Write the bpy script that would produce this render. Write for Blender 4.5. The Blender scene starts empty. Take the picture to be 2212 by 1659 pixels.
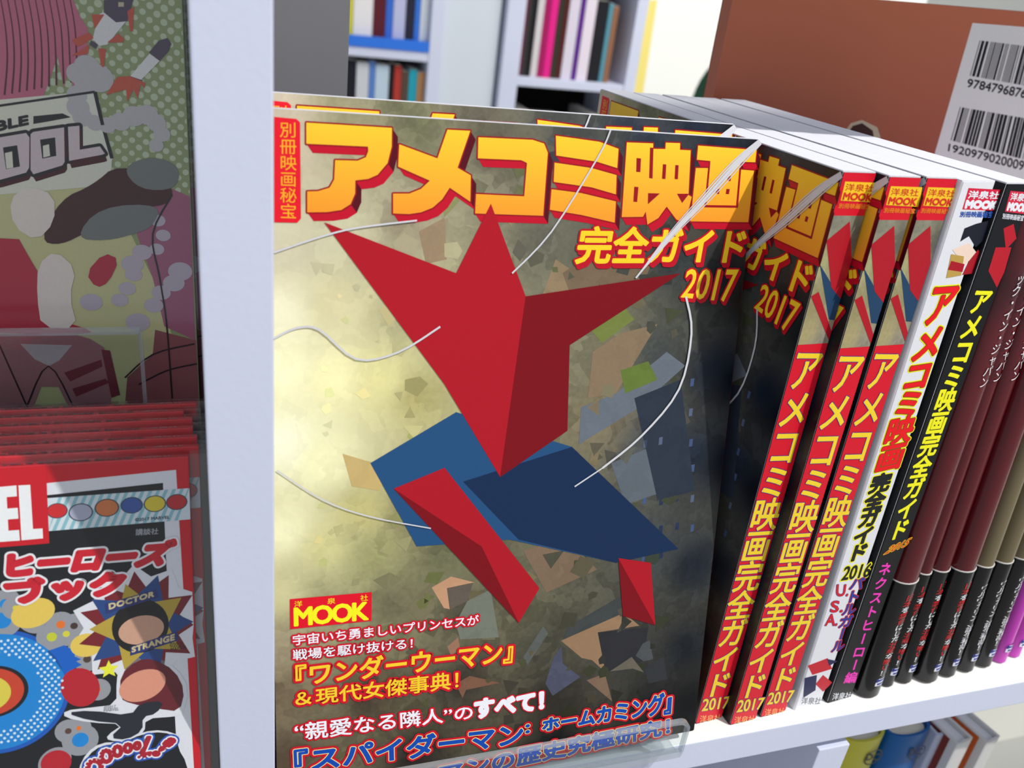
import bpy, bmesh, math, random
from mathutils import Vector, Matrix
from mathutils.geometry import tessellate_polygon
random.seed(7)
S = bpy.context.scene
COL = S.collection
PI = math.pi
H = 0.3133                                   # eye height above the shelf
# ------------------------------------------------------------------ camera
FPX = 1900.0
CX, CY = 1106.0, 829.5
R = Matrix(((0.94723652, 0.03351729, -0.31877823),
            (-0.29763032, 0.46116593, -0.835908),
            (0.11899228, 0.88668065, 0.44680897)))
cam = bpy.data.cameras.new('camera')
cam.sensor_width = 36.0
cam.sensor_fit = 'HORIZONTAL'
cam.lens = FPX / 2212 * 36
cam.clip_start = 0.01
cam.dof.use_dof = True
cam.dof.focus_distance = 0.36
cam.dof.aperture_fstop = 13.0
cam_o = bpy.data.objects.new('camera', cam)
cam_o.matrix_world = Matrix.Translation((0, 0, H)) @ R.to_4x4()
COL.objects.link(cam_o)
S.camera = cam_o
# ------------------------------------------------------------------ light
S.view_settings.view_transform = 'Standard'
S.view_settings.look = 'None'
S.view_settings.gamma = 1
S.view_settings.use_curve_mapping = False
S.view_settings.exposure = 0.0
wd = bpy.data.worlds.new('world')
S.world = wd
wd.use_nodes = True
wd.node_tree.nodes['Background'].inputs[0].default_value = (0.90, 0.94, 1.0, 1)
wd.node_tree.nodes['Background'].inputs[1].default_value = 0.48


def lamp(name, kind, loc, target, energy, size, color=(1, 1, 1), **kw):
    l = bpy.data.lights.new(name, kind)
    l.energy = energy
    l.color = color
    if kind == 'AREA':
        l.shape = 'RECTANGLE'
        l.size, l.size_y = size
    else:
        l.shadow_soft_size = size
    for k, v in kw.items():
        setattr(l, k, v)
    o = bpy.data.objects.new(name, l)
    o.location = loc
    o.rotation_euler = (Vector(target) - Vector(loc)).to_track_quat('-Z', 'Y').to_euler()
    COL.objects.link(o)
    return o


KD = Vector((0.41, -0.44, 0.80)).normalized()
KT = Vector((0.20, 0.27, 0.2))
lamp('ceiling_spot_light', 'SPOT', KT + KD * 2.1, KT, 190.0, 0.016, (1.0, 0.98, 0.94), spot_size=0.9, spot_blend=0.4)
lamp('background_fill_light', 'AREA', (1.3, 1.0, 1.75), (1.2, 2.1, 0.0), 19.0, (1.6, 0.5), (1.0, 1.0, 0.98))  # added fill, brightens the far bookcases and poster
lamp('aisle_panel_light', 'AREA', (-0.9, -1.5, 1.7), (0.2, 0.25, 0.1), 9.0, (1.5, 0.6), (0.82, 0.88, 1.0))


lamp('floor_fill_light', 'AREA', (1.9, 0.9, 1.9), (1.8, 1.0, -1.1), 42.0, (1.2, 1.2), (1.0, 0.97, 0.90))  # added fill over the far floor, only there to brighten it


# ------------------------------------------------------------------ materials
def s2l(c):
    return tuple(((x / 255) / 12.92 if x / 255 <= 0.04045 else ((x / 255 + 0.055) / 1.055) ** 2.4) for x in c)


MATS = {}


def ink(rgb, gain=1.0, rough=0.32, spec=0.22, grain=0.05):
    key = (tuple(rgb), gain, rough, spec, grain)
    if key in MATS:
        return MATS[key]
    m = bpy.data.materials.new('ink')
    m.use_nodes = True
    nt = m.node_tree
    b = nt.nodes['Principled BSDF']
    c = [min(0.93, v * gain) for v in s2l(rgb)]
    b.inputs['Roughness'].default_value = rough
    b.inputs['Specular IOR Level'].default_value = spec
    n = nt.nodes.new('ShaderNodeTexNoise')
    n.inputs['Scale'].default_value = 900
    n.inputs['Detail'].default_value = 2
    tc = nt.nodes.new('ShaderNodeTexCoord')
    nt.links.new(tc.outputs['Object'], n.inputs['Vector'])
    mx = nt.nodes.new('ShaderNodeMixRGB')
    mx.inputs[1].default_value = (*[v * (1 - grain) for v in c], 1)
    mx.inputs[2].default_value = (*[min(0.95, v * (1 + grain)) for v in c], 1)
    nt.links.new(n.outputs['Fac'], mx.inputs[0])
    nt.links.new(mx.outputs[0], b.inputs['Base Color'])
    MATS[key] = m
    return m


def node_mat(name, build, rough=0.4, spec=0.3):
    m = bpy.data.materials.new(name)
    m.use_nodes = True
    nt = m.node_tree
    b = nt.nodes['Principled BSDF']
    b.inputs['Roughness'].default_value = rough
    b.inputs['Specular IOR Level'].default_value = spec
    build(nt, b)
    return m


def N(nt, t, **kw):
    n = nt.nodes.new(t)
    for k, v in kw.items():
        n.inputs[k].default_value = v
    return n


def b_paint(nt, b):           # powder coated shelving, fine orange peel
    tc = N(nt, 'ShaderNodeTexCoord')
    n = N(nt, 'ShaderNodeTexNoise', Scale=420.0, Detail=3.0)
    nt.links.new(tc.outputs['Object'], n.inputs['Vector'])
    bp = N(nt, 'ShaderNodeBump', Strength=0.12, Distance=0.0006)
    nt.links.new(n.outputs['Fac'], bp.inputs['Height'])
    nt.links.new(bp.outputs[0], b.inputs['Normal'])
    n2 = N(nt, 'ShaderNodeTexNoise', Scale=9.0, Detail=2.0)
    nt.links.new(tc.outputs['Object'], n2.inputs['Vector'])
    mx = nt.nodes.new('ShaderNodeMixRGB')
    mx.inputs[1].default_value = (*s2l((207, 212, 233)), 1)
    mx.inputs[2].default_value = (*s2l((214, 218, 238)), 1)
    nt.links.new(n2.outputs['Fac'], mx.inputs[0])
    nt.links.new(mx.outputs[0], b.inputs['Base Color'])


M_WHITE = node_mat('white_paint', b_paint, 0.5, 0.3)


def b_plain(rgb, sc=60.0, amt=0.08):
    def f(nt, b):
        tc = N(nt, 'ShaderNodeTexCoord')
        n = N(nt, 'ShaderNodeTexNoise', Scale=sc, Detail=4.0)
        nt.links.new(tc.outputs['Object'], n.inputs['Vector'])
        mx = nt.nodes.new('ShaderNodeMixRGB')
        c = s2l(rgb)
        mx.inputs[1].default_value = (*[v * (1 - amt) for v in c], 1)
        mx.inputs[2].default_value = (*[min(1, v * (1 + amt)) for v in c], 1)
        nt.links.new(n.outputs['Fac'], mx.inputs[0])
        nt.links.new(mx.outputs[0], b.inputs['Base Color'])
    return f


M_LITTOP = node_mat('lit_top_white', b_plain((250, 250, 248), 40.0, 0.02), 0.45, 0.3)  # board tops whiter than their edges: strong top light painted into the colour
M_SHLOW = node_mat('dimmed_laminate', b_plain((176, 176, 168), 20.0, 0.04), 0.5, 0.3)  # lower board, colour darkened to hold down the spot light on it
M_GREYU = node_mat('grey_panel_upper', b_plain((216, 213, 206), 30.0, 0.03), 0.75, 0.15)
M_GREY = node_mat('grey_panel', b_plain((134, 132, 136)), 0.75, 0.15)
M_FLOOR = node_mat('floor_vinyl', b_plain((206, 205, 196), 6.0, 0.1), 0.45, 0.3)
M_WALL = node_mat('wall_paint', b_plain((225, 226, 220), 3.0, 0.03), 0.7, 0.2)
M_DARK = node_mat('dark_filler', b_plain((30, 28, 28)), 0.8, 0.1)


def b_pages(tone, hi):
    def f(nt, b):
        tc = N(nt, 'ShaderNodeTexCoord')
        mp = nt.nodes.new('ShaderNodeMapping')
        mp.inputs['Scale'].default_value = (14, 3800, 14)
        nt.links.new(tc.outputs['Object'], mp.inputs['Vector'])
        n = N(nt, 'ShaderNodeTexNoise', Scale=1.0, Detail=3.0)
        nt.links.new(mp.outputs[0], n.inputs['Vector'])
        mx = nt.nodes.new('ShaderNodeMixRGB')
        mx.inputs[1].default_value = (*s2l(tone), 1)
        mx.inputs[2].default_value = (*s2l(hi), 1)
        nt.links.new(n.outputs['Fac'], mx.inputs[0])
        nt.links.new(mx.outputs[0], b.inputs['Base Color'])
        bp = N(nt, 'ShaderNodeBump', Strength=0.35, Distance=0.0003)
        nt.links.new(n.outputs['Fac'], bp.inputs['Height'])
        nt.links.new(bp.outputs[0], b.inputs['Normal'])
    return f


M_PAGES = node_mat('page_edges', b_pages((205, 206, 214), (240, 240, 245)), 0.8, 0.1)
M_CREAM = node_mat('cream_page_edges', b_pages((196, 190, 176), (232, 228, 216)), 0.8, 0.1)


def attr_mat(name, patch_scale, patch_amt, rough=0.3, spec=0.22, gain=1.0):
    def f(nt, b):
        a = nt.nodes.new('ShaderNodeAttribute')
        a.attribute_name = 'Col'
        tc = N(nt, 'ShaderNodeTexCoord')
        nz = N(nt, 'ShaderNodeTexNoise', Scale=60.0, Detail=3.0)
        nt.links.new(tc.outputs['Object'], nz.inputs['Vector'])
        add = nt.nodes.new('ShaderNodeMixRGB')
        add.inputs[0].default_value = 0.03
        nt.links.new(tc.outputs['Object'], add.inputs[1])
        nt.links.new(nz.outputs['Color'], add.inputs[2])
        v = N(nt, 'ShaderNodeTexVoronoi', Scale=patch_scale)
        nt.links.new(add.outputs[0], v.inputs['Vector'])
        n2 = N(nt, 'ShaderNodeTexNoise', Scale=patch_scale * 4, Detail=5.0)
        nt.links.new(tc.outputs['Object'], n2.inputs['Vector'])
        sx = nt.nodes.new('ShaderNodeSeparateColor')
        nt.links.new(v.outputs['Color'], sx.inputs[0])
        ma = nt.nodes.new('ShaderNodeMath')
        ma.operation = 'MULTIPLY_ADD'
        ma.inputs[1].default_value = 0.65
        nt.links.new(sx.outputs[0], ma.inputs[0])
        nt.links.new(n2.outputs['Fac'], ma.inputs[2])
        mr = nt.nodes.new('ShaderNodeMapRange')
        mr.inputs['From Min'].default_value = 0.2
        mr.inputs['From Max'].default_value = 1.3
        mr.inputs['To Min'].default_value = gain * (1 - patch_amt)
        mr.inputs['To Max'].default_value = gain * (1 + patch_amt)
        lum = nt.nodes.new('ShaderNodeRGBToBW')
        nt.links.new(a.outputs['Color'], lum.inputs[0])
        for k_, sg in (('To Min', -1), ('To Max', 1)):
            r_ = nt.nodes.new('ShaderNodeMapRange')
            r_.inputs['From Min'].default_value = 0.10
            r_.inputs['From Max'].default_value = 0.60
            r_.inputs['To Min'].default_value = gain * (1 + sg * patch_amt)
            r_.inputs['To Max'].default_value = gain * (1 + sg * patch_amt * 0.22)
            nt.links.new(lum.outputs[0], r_.inputs['Value'])
            nt.links.new(r_.outputs[0], mr.inputs[k_])
        nt.links.new(ma.outputs[0], mr.inputs['Value'])
        vm = nt.nodes.new('ShaderNodeVectorMath')
        vm.operation = 'SCALE'
        nt.links.new(a.outputs['Color'], vm.inputs[0])
        nt.links.new(mr.outputs[0], vm.inputs['Scale'])
        nt.links.new(vm.outputs[0], b.inputs['Base Color'])
    return node_mat(name, f, rough, spec)


M_ART = attr_mat('printed_scene', 130.0, 0.34)
M_FLATART = attr_mat('printed_flat', 200.0, 0.06)
M_ROOF = attr_mat('printed_roofs', 160.0, 0.12)


def grad_mat(name, top, bot, z0, z1):
    def f(nt, b):
        tc = N(nt, 'ShaderNodeTexCoord')
        sp = nt.nodes.new('ShaderNodeSeparateXYZ')
        nt.links.new(tc.outputs['Object'], sp.inputs[0])
        mr = nt.nodes.new('ShaderNodeMapRange')
        mr.inputs['From Min'].default_value = z0
        mr.inputs['From Max'].default_value = z1
        nt.links.new(sp.outputs['Z'], mr.inputs['Value'])
        mx = nt.nodes.new('ShaderNodeMixRGB')
        mx.inputs[1].default_value = (*s2l(bot), 1)
        mx.inputs[2].default_value = (*s2l(top), 1)
        nt.links.new(mr.outputs[0], mx.inputs[0])
        nt.links.new(mx.outputs[0], b.inputs['Base Color'])
    return node_mat(name, f, 0.3, 0.22)


def glass_mat(name, tint=(0.93, 0.96, 0.97), rough=0.03):
    m = bpy.data.materials.new(name)
    m.use_nodes = True
    nt = m.node_tree
    out = nt.nodes['Material Output']
    nt.nodes.remove(nt.nodes['Principled BSDF'])
    t = nt.nodes.new('ShaderNodeBsdfTransparent')
    t.inputs[0].default_value = (*tint, 1)
    g = nt.nodes.new('ShaderNodeBsdfGlossy')
    g.inputs['Roughness'].default_value = rough
    lw = nt.nodes.new('ShaderNodeLayerWeight')
    lw.inputs['Blend'].default_value = 0.5
    pw = nt.nodes.new('ShaderNodeMath')
    pw.operation = 'POWER'
    pw.inputs[1].default_value = 4.0
    nt.links.new(lw.outputs['Facing'], pw.inputs[0])
    fr = nt.nodes.new('ShaderNodeMath')
    fr.operation = 'MULTIPLY_ADD'
    fr.inputs[1].default_value = 0.7
    fr.inputs[2].default_value = 0.05
    nt.links.new(pw.outputs[0], fr.inputs[0])
    n = N(nt, 'ShaderNodeTexNoise', Scale=30.0, Detail=1.0)
    tc = N(nt, 'ShaderNodeTexCoord')
    nt.links.new(tc.outputs['Object'], n.inputs['Vector'])
    bp = N(nt, 'ShaderNodeBump', Strength=0.1, Distance=0.002)
    nt.links.new(n.outputs['Fac'], bp.inputs['Height'])
    nt.links.new(bp.outputs[0], g.inputs['Normal'])
    mx = nt.nodes.new('ShaderNodeMixShader')
    nt.links.new(fr.outputs[0], mx.inputs[0])
    nt.links.new(t.outputs[0], mx.inputs[1])
    nt.links.new(g.outputs[0], mx.inputs[2])
    nt.links.new(mx.outputs[0], out.inputs[0])
    return m


M_ACR = glass_mat('clear_acrylic')
M_ACRE = glass_mat('acrylic_edge', (0.86, 0.89, 0.91), 0.12)
_nt = M_ACRE.node_tree
_d = _nt.nodes.new('ShaderNodeBsdfDiffuse')
_d.inputs[0].default_value = (0.86, 0.90, 0.93, 1)
_m = _nt.nodes.new('ShaderNodeMixShader')
_m.inputs[0].default_value = 0.17
_o = _nt.nodes['Material Output']
_s = _o.inputs[0].links[0].from_socket
_nt.links.new(_s, _m.inputs[1])
_nt.links.new(_d.outputs[0], _m.inputs[2])
_nt.links.new(_m.outputs[0], _o.inputs[0])
M_BAG = glass_mat('clear_film', (0.95, 0.955, 0.95), 0.12)


# ------------------------------------------------------------------ object helpers
def link(o, parent=None):
    COL.objects.link(o)
    if parent is not None:
        o.parent = parent
    return o


def empty(name, M=None, label=None, cat=None, group=None, kind=None):
    o = bpy.data.objects.new(name, None)
    o.empty_display_size = 0.02
    COL.objects.link(o)
    if M is not None:
        o.matrix_world = M
    tag(o, label, cat, group, kind)
    return o


def tag(o, label=None, cat=None, group=None, kind=None):
    if label: o['label'] = label
    if cat: o['category'] = cat
    if group: o['group'] = group
    if kind: o['kind'] = kind
    return o


def mesh_obj(name, verts, faces, mat, parent=None, cols=None, smooth=False):
    me = bpy.data.meshes.new(name)
    me.from_pydata([tuple(v) for v in verts], [], faces)
    me.update()
    if cols is not None:
        ca = me.color_attributes.new('Col', 'FLOAT_COLOR', 'POINT')
        ca.data.foreach_set('color', [x for c in cols for x in (*c, 1.0)])
    mats = mat if isinstance(mat, (list, tuple)) else [mat]
    for m in mats:
        me.materials.append(m)
    if smooth:
        for p in me.polygons:
            p.use_smooth = True
    return link(bpy.data.objects.new(name, me), parent)


def box(name, lo, hi, mat, parent=None, bevel=0.0, segs=2):
    bm = bmesh.new()
    bmesh.ops.create_cube(bm, size=1)
    lo, hi = Vector(lo), Vector(hi)
    for v in bm.verts:
        v.co = Vector([(lo[i] + hi[i]) / 2 + v.co[i] * (hi[i] - lo[i]) for i in range(3)])
    if bevel:
        bmesh.ops.bevel(bm, geom=bm.edges[:], offset=bevel, segments=segs, affect='EDGES', profile=0.6)
    me = bpy.data.meshes.new(name)
    bm.to_mesh(me)
    bm.free()
    me.materials.append(mat)
    return link(bpy.data.objects.new(name, me), parent)


def prism(name, poly, y0, y1, mat, parent=None, axis='y', bevel=0.0, smooth=None):
    """poly in two axes extruded along the third"""
    bm = bmesh.new()
    def P(a, b, c):
        return {'y': (a, c, b), 'z': (a, b, c), 'x': (c, a, b)}[axis]
    v0 = [bm.verts.new(P(a, b, y0)) for a, b in poly]
    v1 = [bm.verts.new(P(a, b, y1)) for a, b in poly]
    n = len(poly)
    bm.faces.new(v0)
    bm.faces.new(v1[::-1])
    for i in range(n):
        bm.faces.new((v0[i], v1[i], v1[(i + 1) % n], v0[(i + 1) % n]))
    bmesh.ops.recalc_face_normals(bm, faces=bm.faces[:])
    if bevel:
        bmesh.ops.bevel(bm, geom=bm.edges[:], offset=bevel, segments=2, affect='EDGES')
    me = bpy.data.meshes.new(name)
    bm.to_mesh(me)
    bm.free()
    me.materials.append(mat)
    if len(poly) > 10 if smooth is None else smooth:
        for p in me.polygons:
            p.use_smooth = True
        me.set_sharp_from_angle(angle=math.radians(35))
    return link(bpy.data.objects.new(name, me), parent)


def wray(x, y):
    return R @ Vector((x - CX, -(y - CY), -FPX))


def ony(x, y, Y):
    r = wray(x, y)
    r = r * (Y / r.y)
    return r + Vector((0, 0, H))


EPS = 0.00004


class Frame:
    """a printable surface: local origin o and axes u, v, n of a parent at world matrix M"""
    def __init__(s, M, o, u, v, n, parent, bulge=None):
        s.M, s.o, s.u, s.v, s.n, s.parent, s.bulge = M, Vector(o), Vector(u), Vector(v), Vector(n), parent, bulge
        s.wo = M @ s.o
        r3 = M.to_3x3()
        s.wu, s.wv, s.wn = r3 @ s.u, r3 @ s.v, r3 @ s.n

    def px(s, x, y):
        r = wray(x, y)
        c = Vector((0, 0, H))
        p = c + r * ((s.wo - c).dot(s.wn) / r.dot(s.wn))
        d = p - s.wo
        return (d.dot(s.wu), d.dot(s.wv))

    def pts(s, L, crop=None):
        if crop:
            ox, oy, sc = crop
            L = [(ox + a / sc, oy + b / sc) for a, b in L]
        return [s.px(a, b) for a, b in L]

    def loc(s, uv, layer):
        off = layer * EPS + (s.bulge(uv[0]) if s.bulge else 0)
        return s.o + s.u * uv[0] + s.v * uv[1] + s.n * off


def tess(loops):
    tri = tessellate_polygon([[Vector((a, b, 0)) for a, b in lp] for lp in loops])
    return tri


def draw(F, name, polys, mat, layer, holes=None, cols=None, label=None):
    """one printed colour: polygons in frame uv"""
    V, T, C = [], [], []
    for i, p in enumerate(polys):
        loops = [p] + (holes[i] if holes and holes[i] else [])
        tri = tess(loops)
        b = len(V)
        flat = [q for lp in loops for q in lp]
        V += [F.loc(q, layer + (i % 12) * .045) for q in flat]
        if cols:
            C += [cols[i]] * len(flat)
        for t in tri:
            T.append(tuple(b + k for k in t))
    o = mesh_obj(name, V, T, mat, F.parent, cols=C if cols else None)
    if label: o['label'] = label
    return o


GL, BE = {}, {}


def glyphs(s, spacing=1.0, shear=0.0):
    key = (s, spacing, shear)
    if key not in GL:
        cu = bpy.data.curves.new('lettering', 'FONT')
        cu.body = s
        cu.resolution_u = 3
        cu.offset = 0.0
        cu.space_character = spacing
        cu.shear = shear
        ob = bpy.data.objects.new('lettering', cu)
        COL.objects.link(ob)
        bpy.context.view_layer.update()
        me = bpy.data.meshes.new_from_object(ob)
        V = [(v.co.x, v.co.y) for v in me.vertices]
        Fc = [tuple(p.vertices) for p in me.polygons]
        bpy.data.objects.remove(ob)
        bpy.data.meshes.remove(me)
        cnt = {}
        for p in Fc:
            for i in range(len(p)):
                e = (min(p[i], p[i - 1]), max(p[i], p[i - 1]))
                cnt[e] = cnt.get(e, 0) + 1
        BE[key] = [e for e, c in cnt.items() if c == 1]
        GL[key] = (V, Fc)
    return GL[key]


def bil(q, a, b):            # q: TL TR BR BL ; a right, b up
    tl, tr, br, bl = q
    return tuple((bl[i] * (1 - a) + br[i] * a) * (1 - b) + (tl[i] * (1 - a) + tr[i] * a) * b for i in (0, 1))


DIRS = [(math.cos(k * PI / 4), math.sin(k * PI / 4)) for k in range(8)]
DIRS16 = [(math.cos(k * PI / 8), math.sin(k * PI / 8)) for k in range(16)]


def swell(F, W, Fc, edges, bold, layer, VV, TT):
    """letter shapes grown outwards by bold metres: fill, strips along the outline, discs at its corners"""
    if bold:
        n = 12 if bold > .0009 else 8
        used = sorted({i for e in edges for i in e})
        for k, (i, j) in enumerate(edges):
            a, b = W[i], W[j]
            dx, dy = b[0] - a[0], b[1] - a[1]
            l = math.hypot(dx, dy)
            if l < 1e-7: continue
            nx, ny = -dy / l * bold, dx / l * bold
            q = len(VV)
            ly = layer + (k % 4) * .1
            VV += [F.loc(p, ly) for p in ((a[0] + nx, a[1] + ny), (b[0] + nx, b[1] + ny), (b[0] - nx, b[1] - ny), (a[0] - nx, a[1] - ny))]
            TT.append((q, q + 1, q + 2, q + 3))
        for k, i in enumerate(used):
            q = len(VV)
            ly = layer + .4 + (k % 4) * .1
            VV += [F.loc((W[i][0] + bold * math.cos(2 * PI * m / n), W[i][1] + bold * math.sin(2 * PI * m / n)), ly) for m in range(n)]
            TT.append(tuple(range(q, q + n)))
    q = len(VV)
    VV += [F.loc(p, layer + (.85 if bold else 0)) for p in W]
    TT += [tuple(q + k for k in f) for f in Fc]


def text(F, s, quad, mat, layer, bold=0.0, spacing=1.0, name='lettering', label=None, shear=0.0):
    """quad: uv TL TR BR BL around the glyph bounding box; bold in metres"""
    V, Fc = glyphs(s, spacing, shear)
    x0, x1 = min(v[0] for v in V), max(v[0] for v in V)
    y0, y1 = min(v[1] for v in V), max(v[1] for v in V)
    W = [bil(quad, (v[0] - x0) / (x1 - x0), (v[1] - y0) / (y1 - y0)) for v in V]
    VV, TT = [], []
    swell(F, W, Fc, BE[(s, spacing, shear)], bold, layer, VV, TT)
    o = mesh_obj(name, VV, TT, mat, F.parent)
    if label: o['label'] = label
    return o


VERT = {'ー', '：', '…', '｜'}


def vtext(F, s, quad, mat, layer, bold=0.0, name='lettering', label=None, fill=0.92, sizes=None, mats=None):
    """vertical writing inside the quad (TL TR BR BL of the whole column)"""
    sizes = sizes or [1.0] * len(s)
    tot = sum(sizes)
    VV, TT, MI = [], [], []
    y = 1.0
    for k, ch in enumerate(s):
        hcell = sizes[k] / tot
        V, Fc = glyphs(ch)
        if ch in VERT:
            V = [(c - 0.0, 1 - a) for a, c in V]
            V = [(a + 0.12, c - 0.12) for a, c in V]
        # em box: x 0..1 , y -0.12..0.88
        small = ch in 'ァィュョャ'
        cells = []
        for a, c in V:
            aa = (a - 0.5) / 0.92 * fill + 0.5 + (0.08 if small else 0)
            cc = (c - 0.38) / 0.92 * fill + 0.5 + (0.05 if small else 0)
            cells.append(bil(quad, aa, y - hcell + cc * hcell))
        n0 = len(TT)
        swell(F, cells, Fc, BE[(ch, 1.0, 0.0)], bold, layer, VV, TT)
        MI += [k] * (len(TT) - n0)
        y -= hcell
    mm = mats or [mat]
    o = mesh_obj(name, VV, TT, mm if mats is None else [mm[0], mm[1]], F.parent)
    if mats is not None:
        sel = mats[2]
        for p, k in zip(o.data.polygons, MI):
            p.material_index = sel[k]
    if label: o['label'] = label
    return o


def ribbon(L, w0, w1=None):
    """thin stroke polygons along a polyline (Catmull smoothed) in uv"""
    w1 = w0 if w1 is None else w1
    P = [Vector(p) for p in L]
    Q = []
    for i in range(len(P) - 1):
        a = P[max(i - 1, 0)]; b = P[i]; c = P[i + 1]; d = P[min(i + 2, len(P) - 1)]
        for t in (0, .25, .5, .75):
            Q.append(0.5 * ((2 * b) + (c - a) * t + (2 * a - 5 * b + 4 * c - d) * t * t + (3 * b - a - 3 * c + d) * t ** 3))
    Q.append(P[-1])
    n = len(Q)
    L1, L2 = [], []
    for i, q in enumerate(Q):
        t = (Q[min(i + 1, n - 1)] - Q[max(i - 1, 0)]).normalized()
        w = (w0 + (w1 - w0) * i / (n - 1)) / 2
        nn = Vector((-t.y, t.x)) * w
        L1.append(tuple(q + nn)); L2.append(tuple(q - nn))
    return [[L1[i], L1[i + 1], L2[i + 1], L2[i]] for i in range(n - 1)]


def ell(c, rx, ry, n=24, rot=0.0):
    return [(c[0] + rx * math.cos(2 * PI * k / n) * math.cos(rot) - ry * math.sin(2 * PI * k / n) * math.sin(rot),
             c[1] + rx * math.cos(2 * PI * k / n) * math.sin(rot) + ry * math.sin(2 * PI * k / n) * math.cos(rot)) for k in range(n)]


def sweep(polys, off):
    """side walls of block lettering: quads split by the way they face"""
    dn, rt = [], []
    for p in polys:
        area = sum(p[i][0] * p[(i + 1) % len(p)][1] - p[(i + 1) % len(p)][0] * p[i][1] for i in range(len(p)))
        q = p if area > 0 else p[::-1]
        for i in range(len(q)):
            a, b = q[i], q[(i + 1) % len(q)]
            nx, ny = b[1] - a[1], -(b[0] - a[0])
            l = math.hypot(nx, ny) or 1
            nx, ny = nx / l, ny / l
            if nx * off[0] + ny * off[1] > 0:
                quad = [a, b, (b[0] + off[0], b[1] + off[1]), (a[0] + off[0], a[1] + off[1])]
                (dn if ny < -0.45 else rt).append(quad)
    return dn, rt


def inset_curve(poly, n=3):
    """rounds a polygon a little (one Chaikin pass per n)"""
    for _ in range(n):
        q = []
        for i in range(len(poly)):
            a, b = poly[i], poly[(i + 1) % len(poly)]
            q.append((a[0] * .75 + b[0] * .25, a[1] * .75 + b[1] * .25))
            q.append((a[0] * .25 + b[0] * .75, a[1] * .25 + b[1] * .75))
        poly = q
    return poly


def field(F, samples, u0, u1, v0, v1, nu, nv, mat, name, layer, power=2.5):
    """printed colour field: a grid whose colours come from a few swatches (px x, px y, sRGB)"""
    sw = [(F.px(x, y), s2l(c)) for x, y, c in samples]
    V, Fc, C = [], [], []
    for j in range(nv + 1):
        for i in range(nu + 1):
            u, v = u0 + (u1 - u0) * i / nu, v0 + (v1 - v0) * j / nv
            V.append(F.loc((u, v), layer))
            C.append(swcol(sw, u, v, power))
    for j in range(nv):
        for i in range(nu):
            a = j * (nu + 1) + i
            Fc.append((a, a + 1, a + nu + 2, a + nu + 1))
    mesh_obj(name, V, Fc, mat, F.parent, cols=C)
    return sw


def swcol(sw, u, v, power=2.5):
    t = 0; r = [0, 0, 0]
    for (a, b), c in sw:
        w = 1 / (((u - a) ** 2 + (v - b) ** 2) ** (power / 2) + 1e-9)
        t += w
        for k in range(3): r[k] += w * c[k]
    return tuple(x / t for x in r)


def RX(a): return Matrix.Rotation(math.radians(a), 4, 'X')
def RY(a): return Matrix.Rotation(math.radians(a), 4, 'Y')
def RZ(a): return Matrix.Rotation(math.radians(a), 4, 'Z')
def TR(*p): return Matrix.Translation(p)


TILT = 1.7
SF = 0.2342                                   # front edge of the shelf board
def shz(y): return -(y - SF) * math.tan(math.radians(TILT))


# ------------------------------------------------------------------ setting
mesh_obj('floor', [(-4, -3, -1.1), (6, -3, -1.1), (6, 4.2, -1.1), (-4, 4.2, -1.1)], [(0, 1, 2, 3)], M_FLOOR)['kind'] = 'structure'
box('wall_back', (-4, 4.2, -1.1), (6, 4.3, 2.1), M_WALL)['kind'] = 'structure'

# ------------------------------------------------------------------ shelving unit
unit = empty('shelving_unit', TR(0.2, 0.34, -1.1), 'white shelving unit with square upright and lit shelf holding the movie guides', 'shelf')
UM = Matrix.Translation((-0.2, -0.34, 1.1))


def upart(name, lo, hi, mat=M_WHITE, bevel=0.0006, tilt=False, label=None):
    o = box(name, (0, 0, 0), [hi[i] - lo[i] for i in range(3)], mat, unit, bevel)
    M = TR(*lo)
    if tilt:
        M = TR(lo[0], lo[1], hi[2]) @ RX(-TILT) @ TR(0, 0, -(hi[2] - lo[2]))
    o.matrix_parent_inverse = Matrix()
    o.matrix_local = UM @ M
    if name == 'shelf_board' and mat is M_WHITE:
        o.data.materials.append(M_LITTOP)
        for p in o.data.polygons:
            if p.normal.z > .7: p.material_index = 1  # upward faces take the whiter, light-painted colour
    if label: o['label'] = label
    return o


upart('upright', (-0.0032, SF, -1.1), (0.0160, 0.455, 1.0))
upart('shelf_board', (0.0162, SF, -0.0165), (0.918, 0.455, 0.0), tilt=True)
upart('shelf_board', (-0.60, SF, -0.40), (-0.0034, 0.455, -0.383))
upart('shelf_board', (0.0162, SF, 0.415), (0.918, 0.455, 0.432))
upart('shelf_board', (-0.60, SF, 0.415), (-0.0034, 0.455, 0.432))
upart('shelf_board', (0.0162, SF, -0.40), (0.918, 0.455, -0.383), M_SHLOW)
upart('divider', (0.2765, SF + 0.0005, -0.3828), (0.2950, 0.455, -0.0235))
upart('upright', (0.9185, SF, -1.1), (0.937, 0.455, 1.0))
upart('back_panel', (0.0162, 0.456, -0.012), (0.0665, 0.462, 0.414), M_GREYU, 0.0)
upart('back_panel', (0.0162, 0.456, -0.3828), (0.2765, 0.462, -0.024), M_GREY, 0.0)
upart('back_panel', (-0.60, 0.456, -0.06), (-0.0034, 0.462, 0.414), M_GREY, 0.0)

# ------------------------------------------------------------------ the 2017 guide (cover, spine)
W, HH, TH = 0.182, 0.257, 0.0152
M_COVER = ink((14, 16, 24), rough=0.28)
LEAN = math.degrees(math.asin(0.0599687 / 0.257))
MM1 = TR(0.1988, 0.23466, 0.0078) @ RX(-LEAN)


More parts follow.
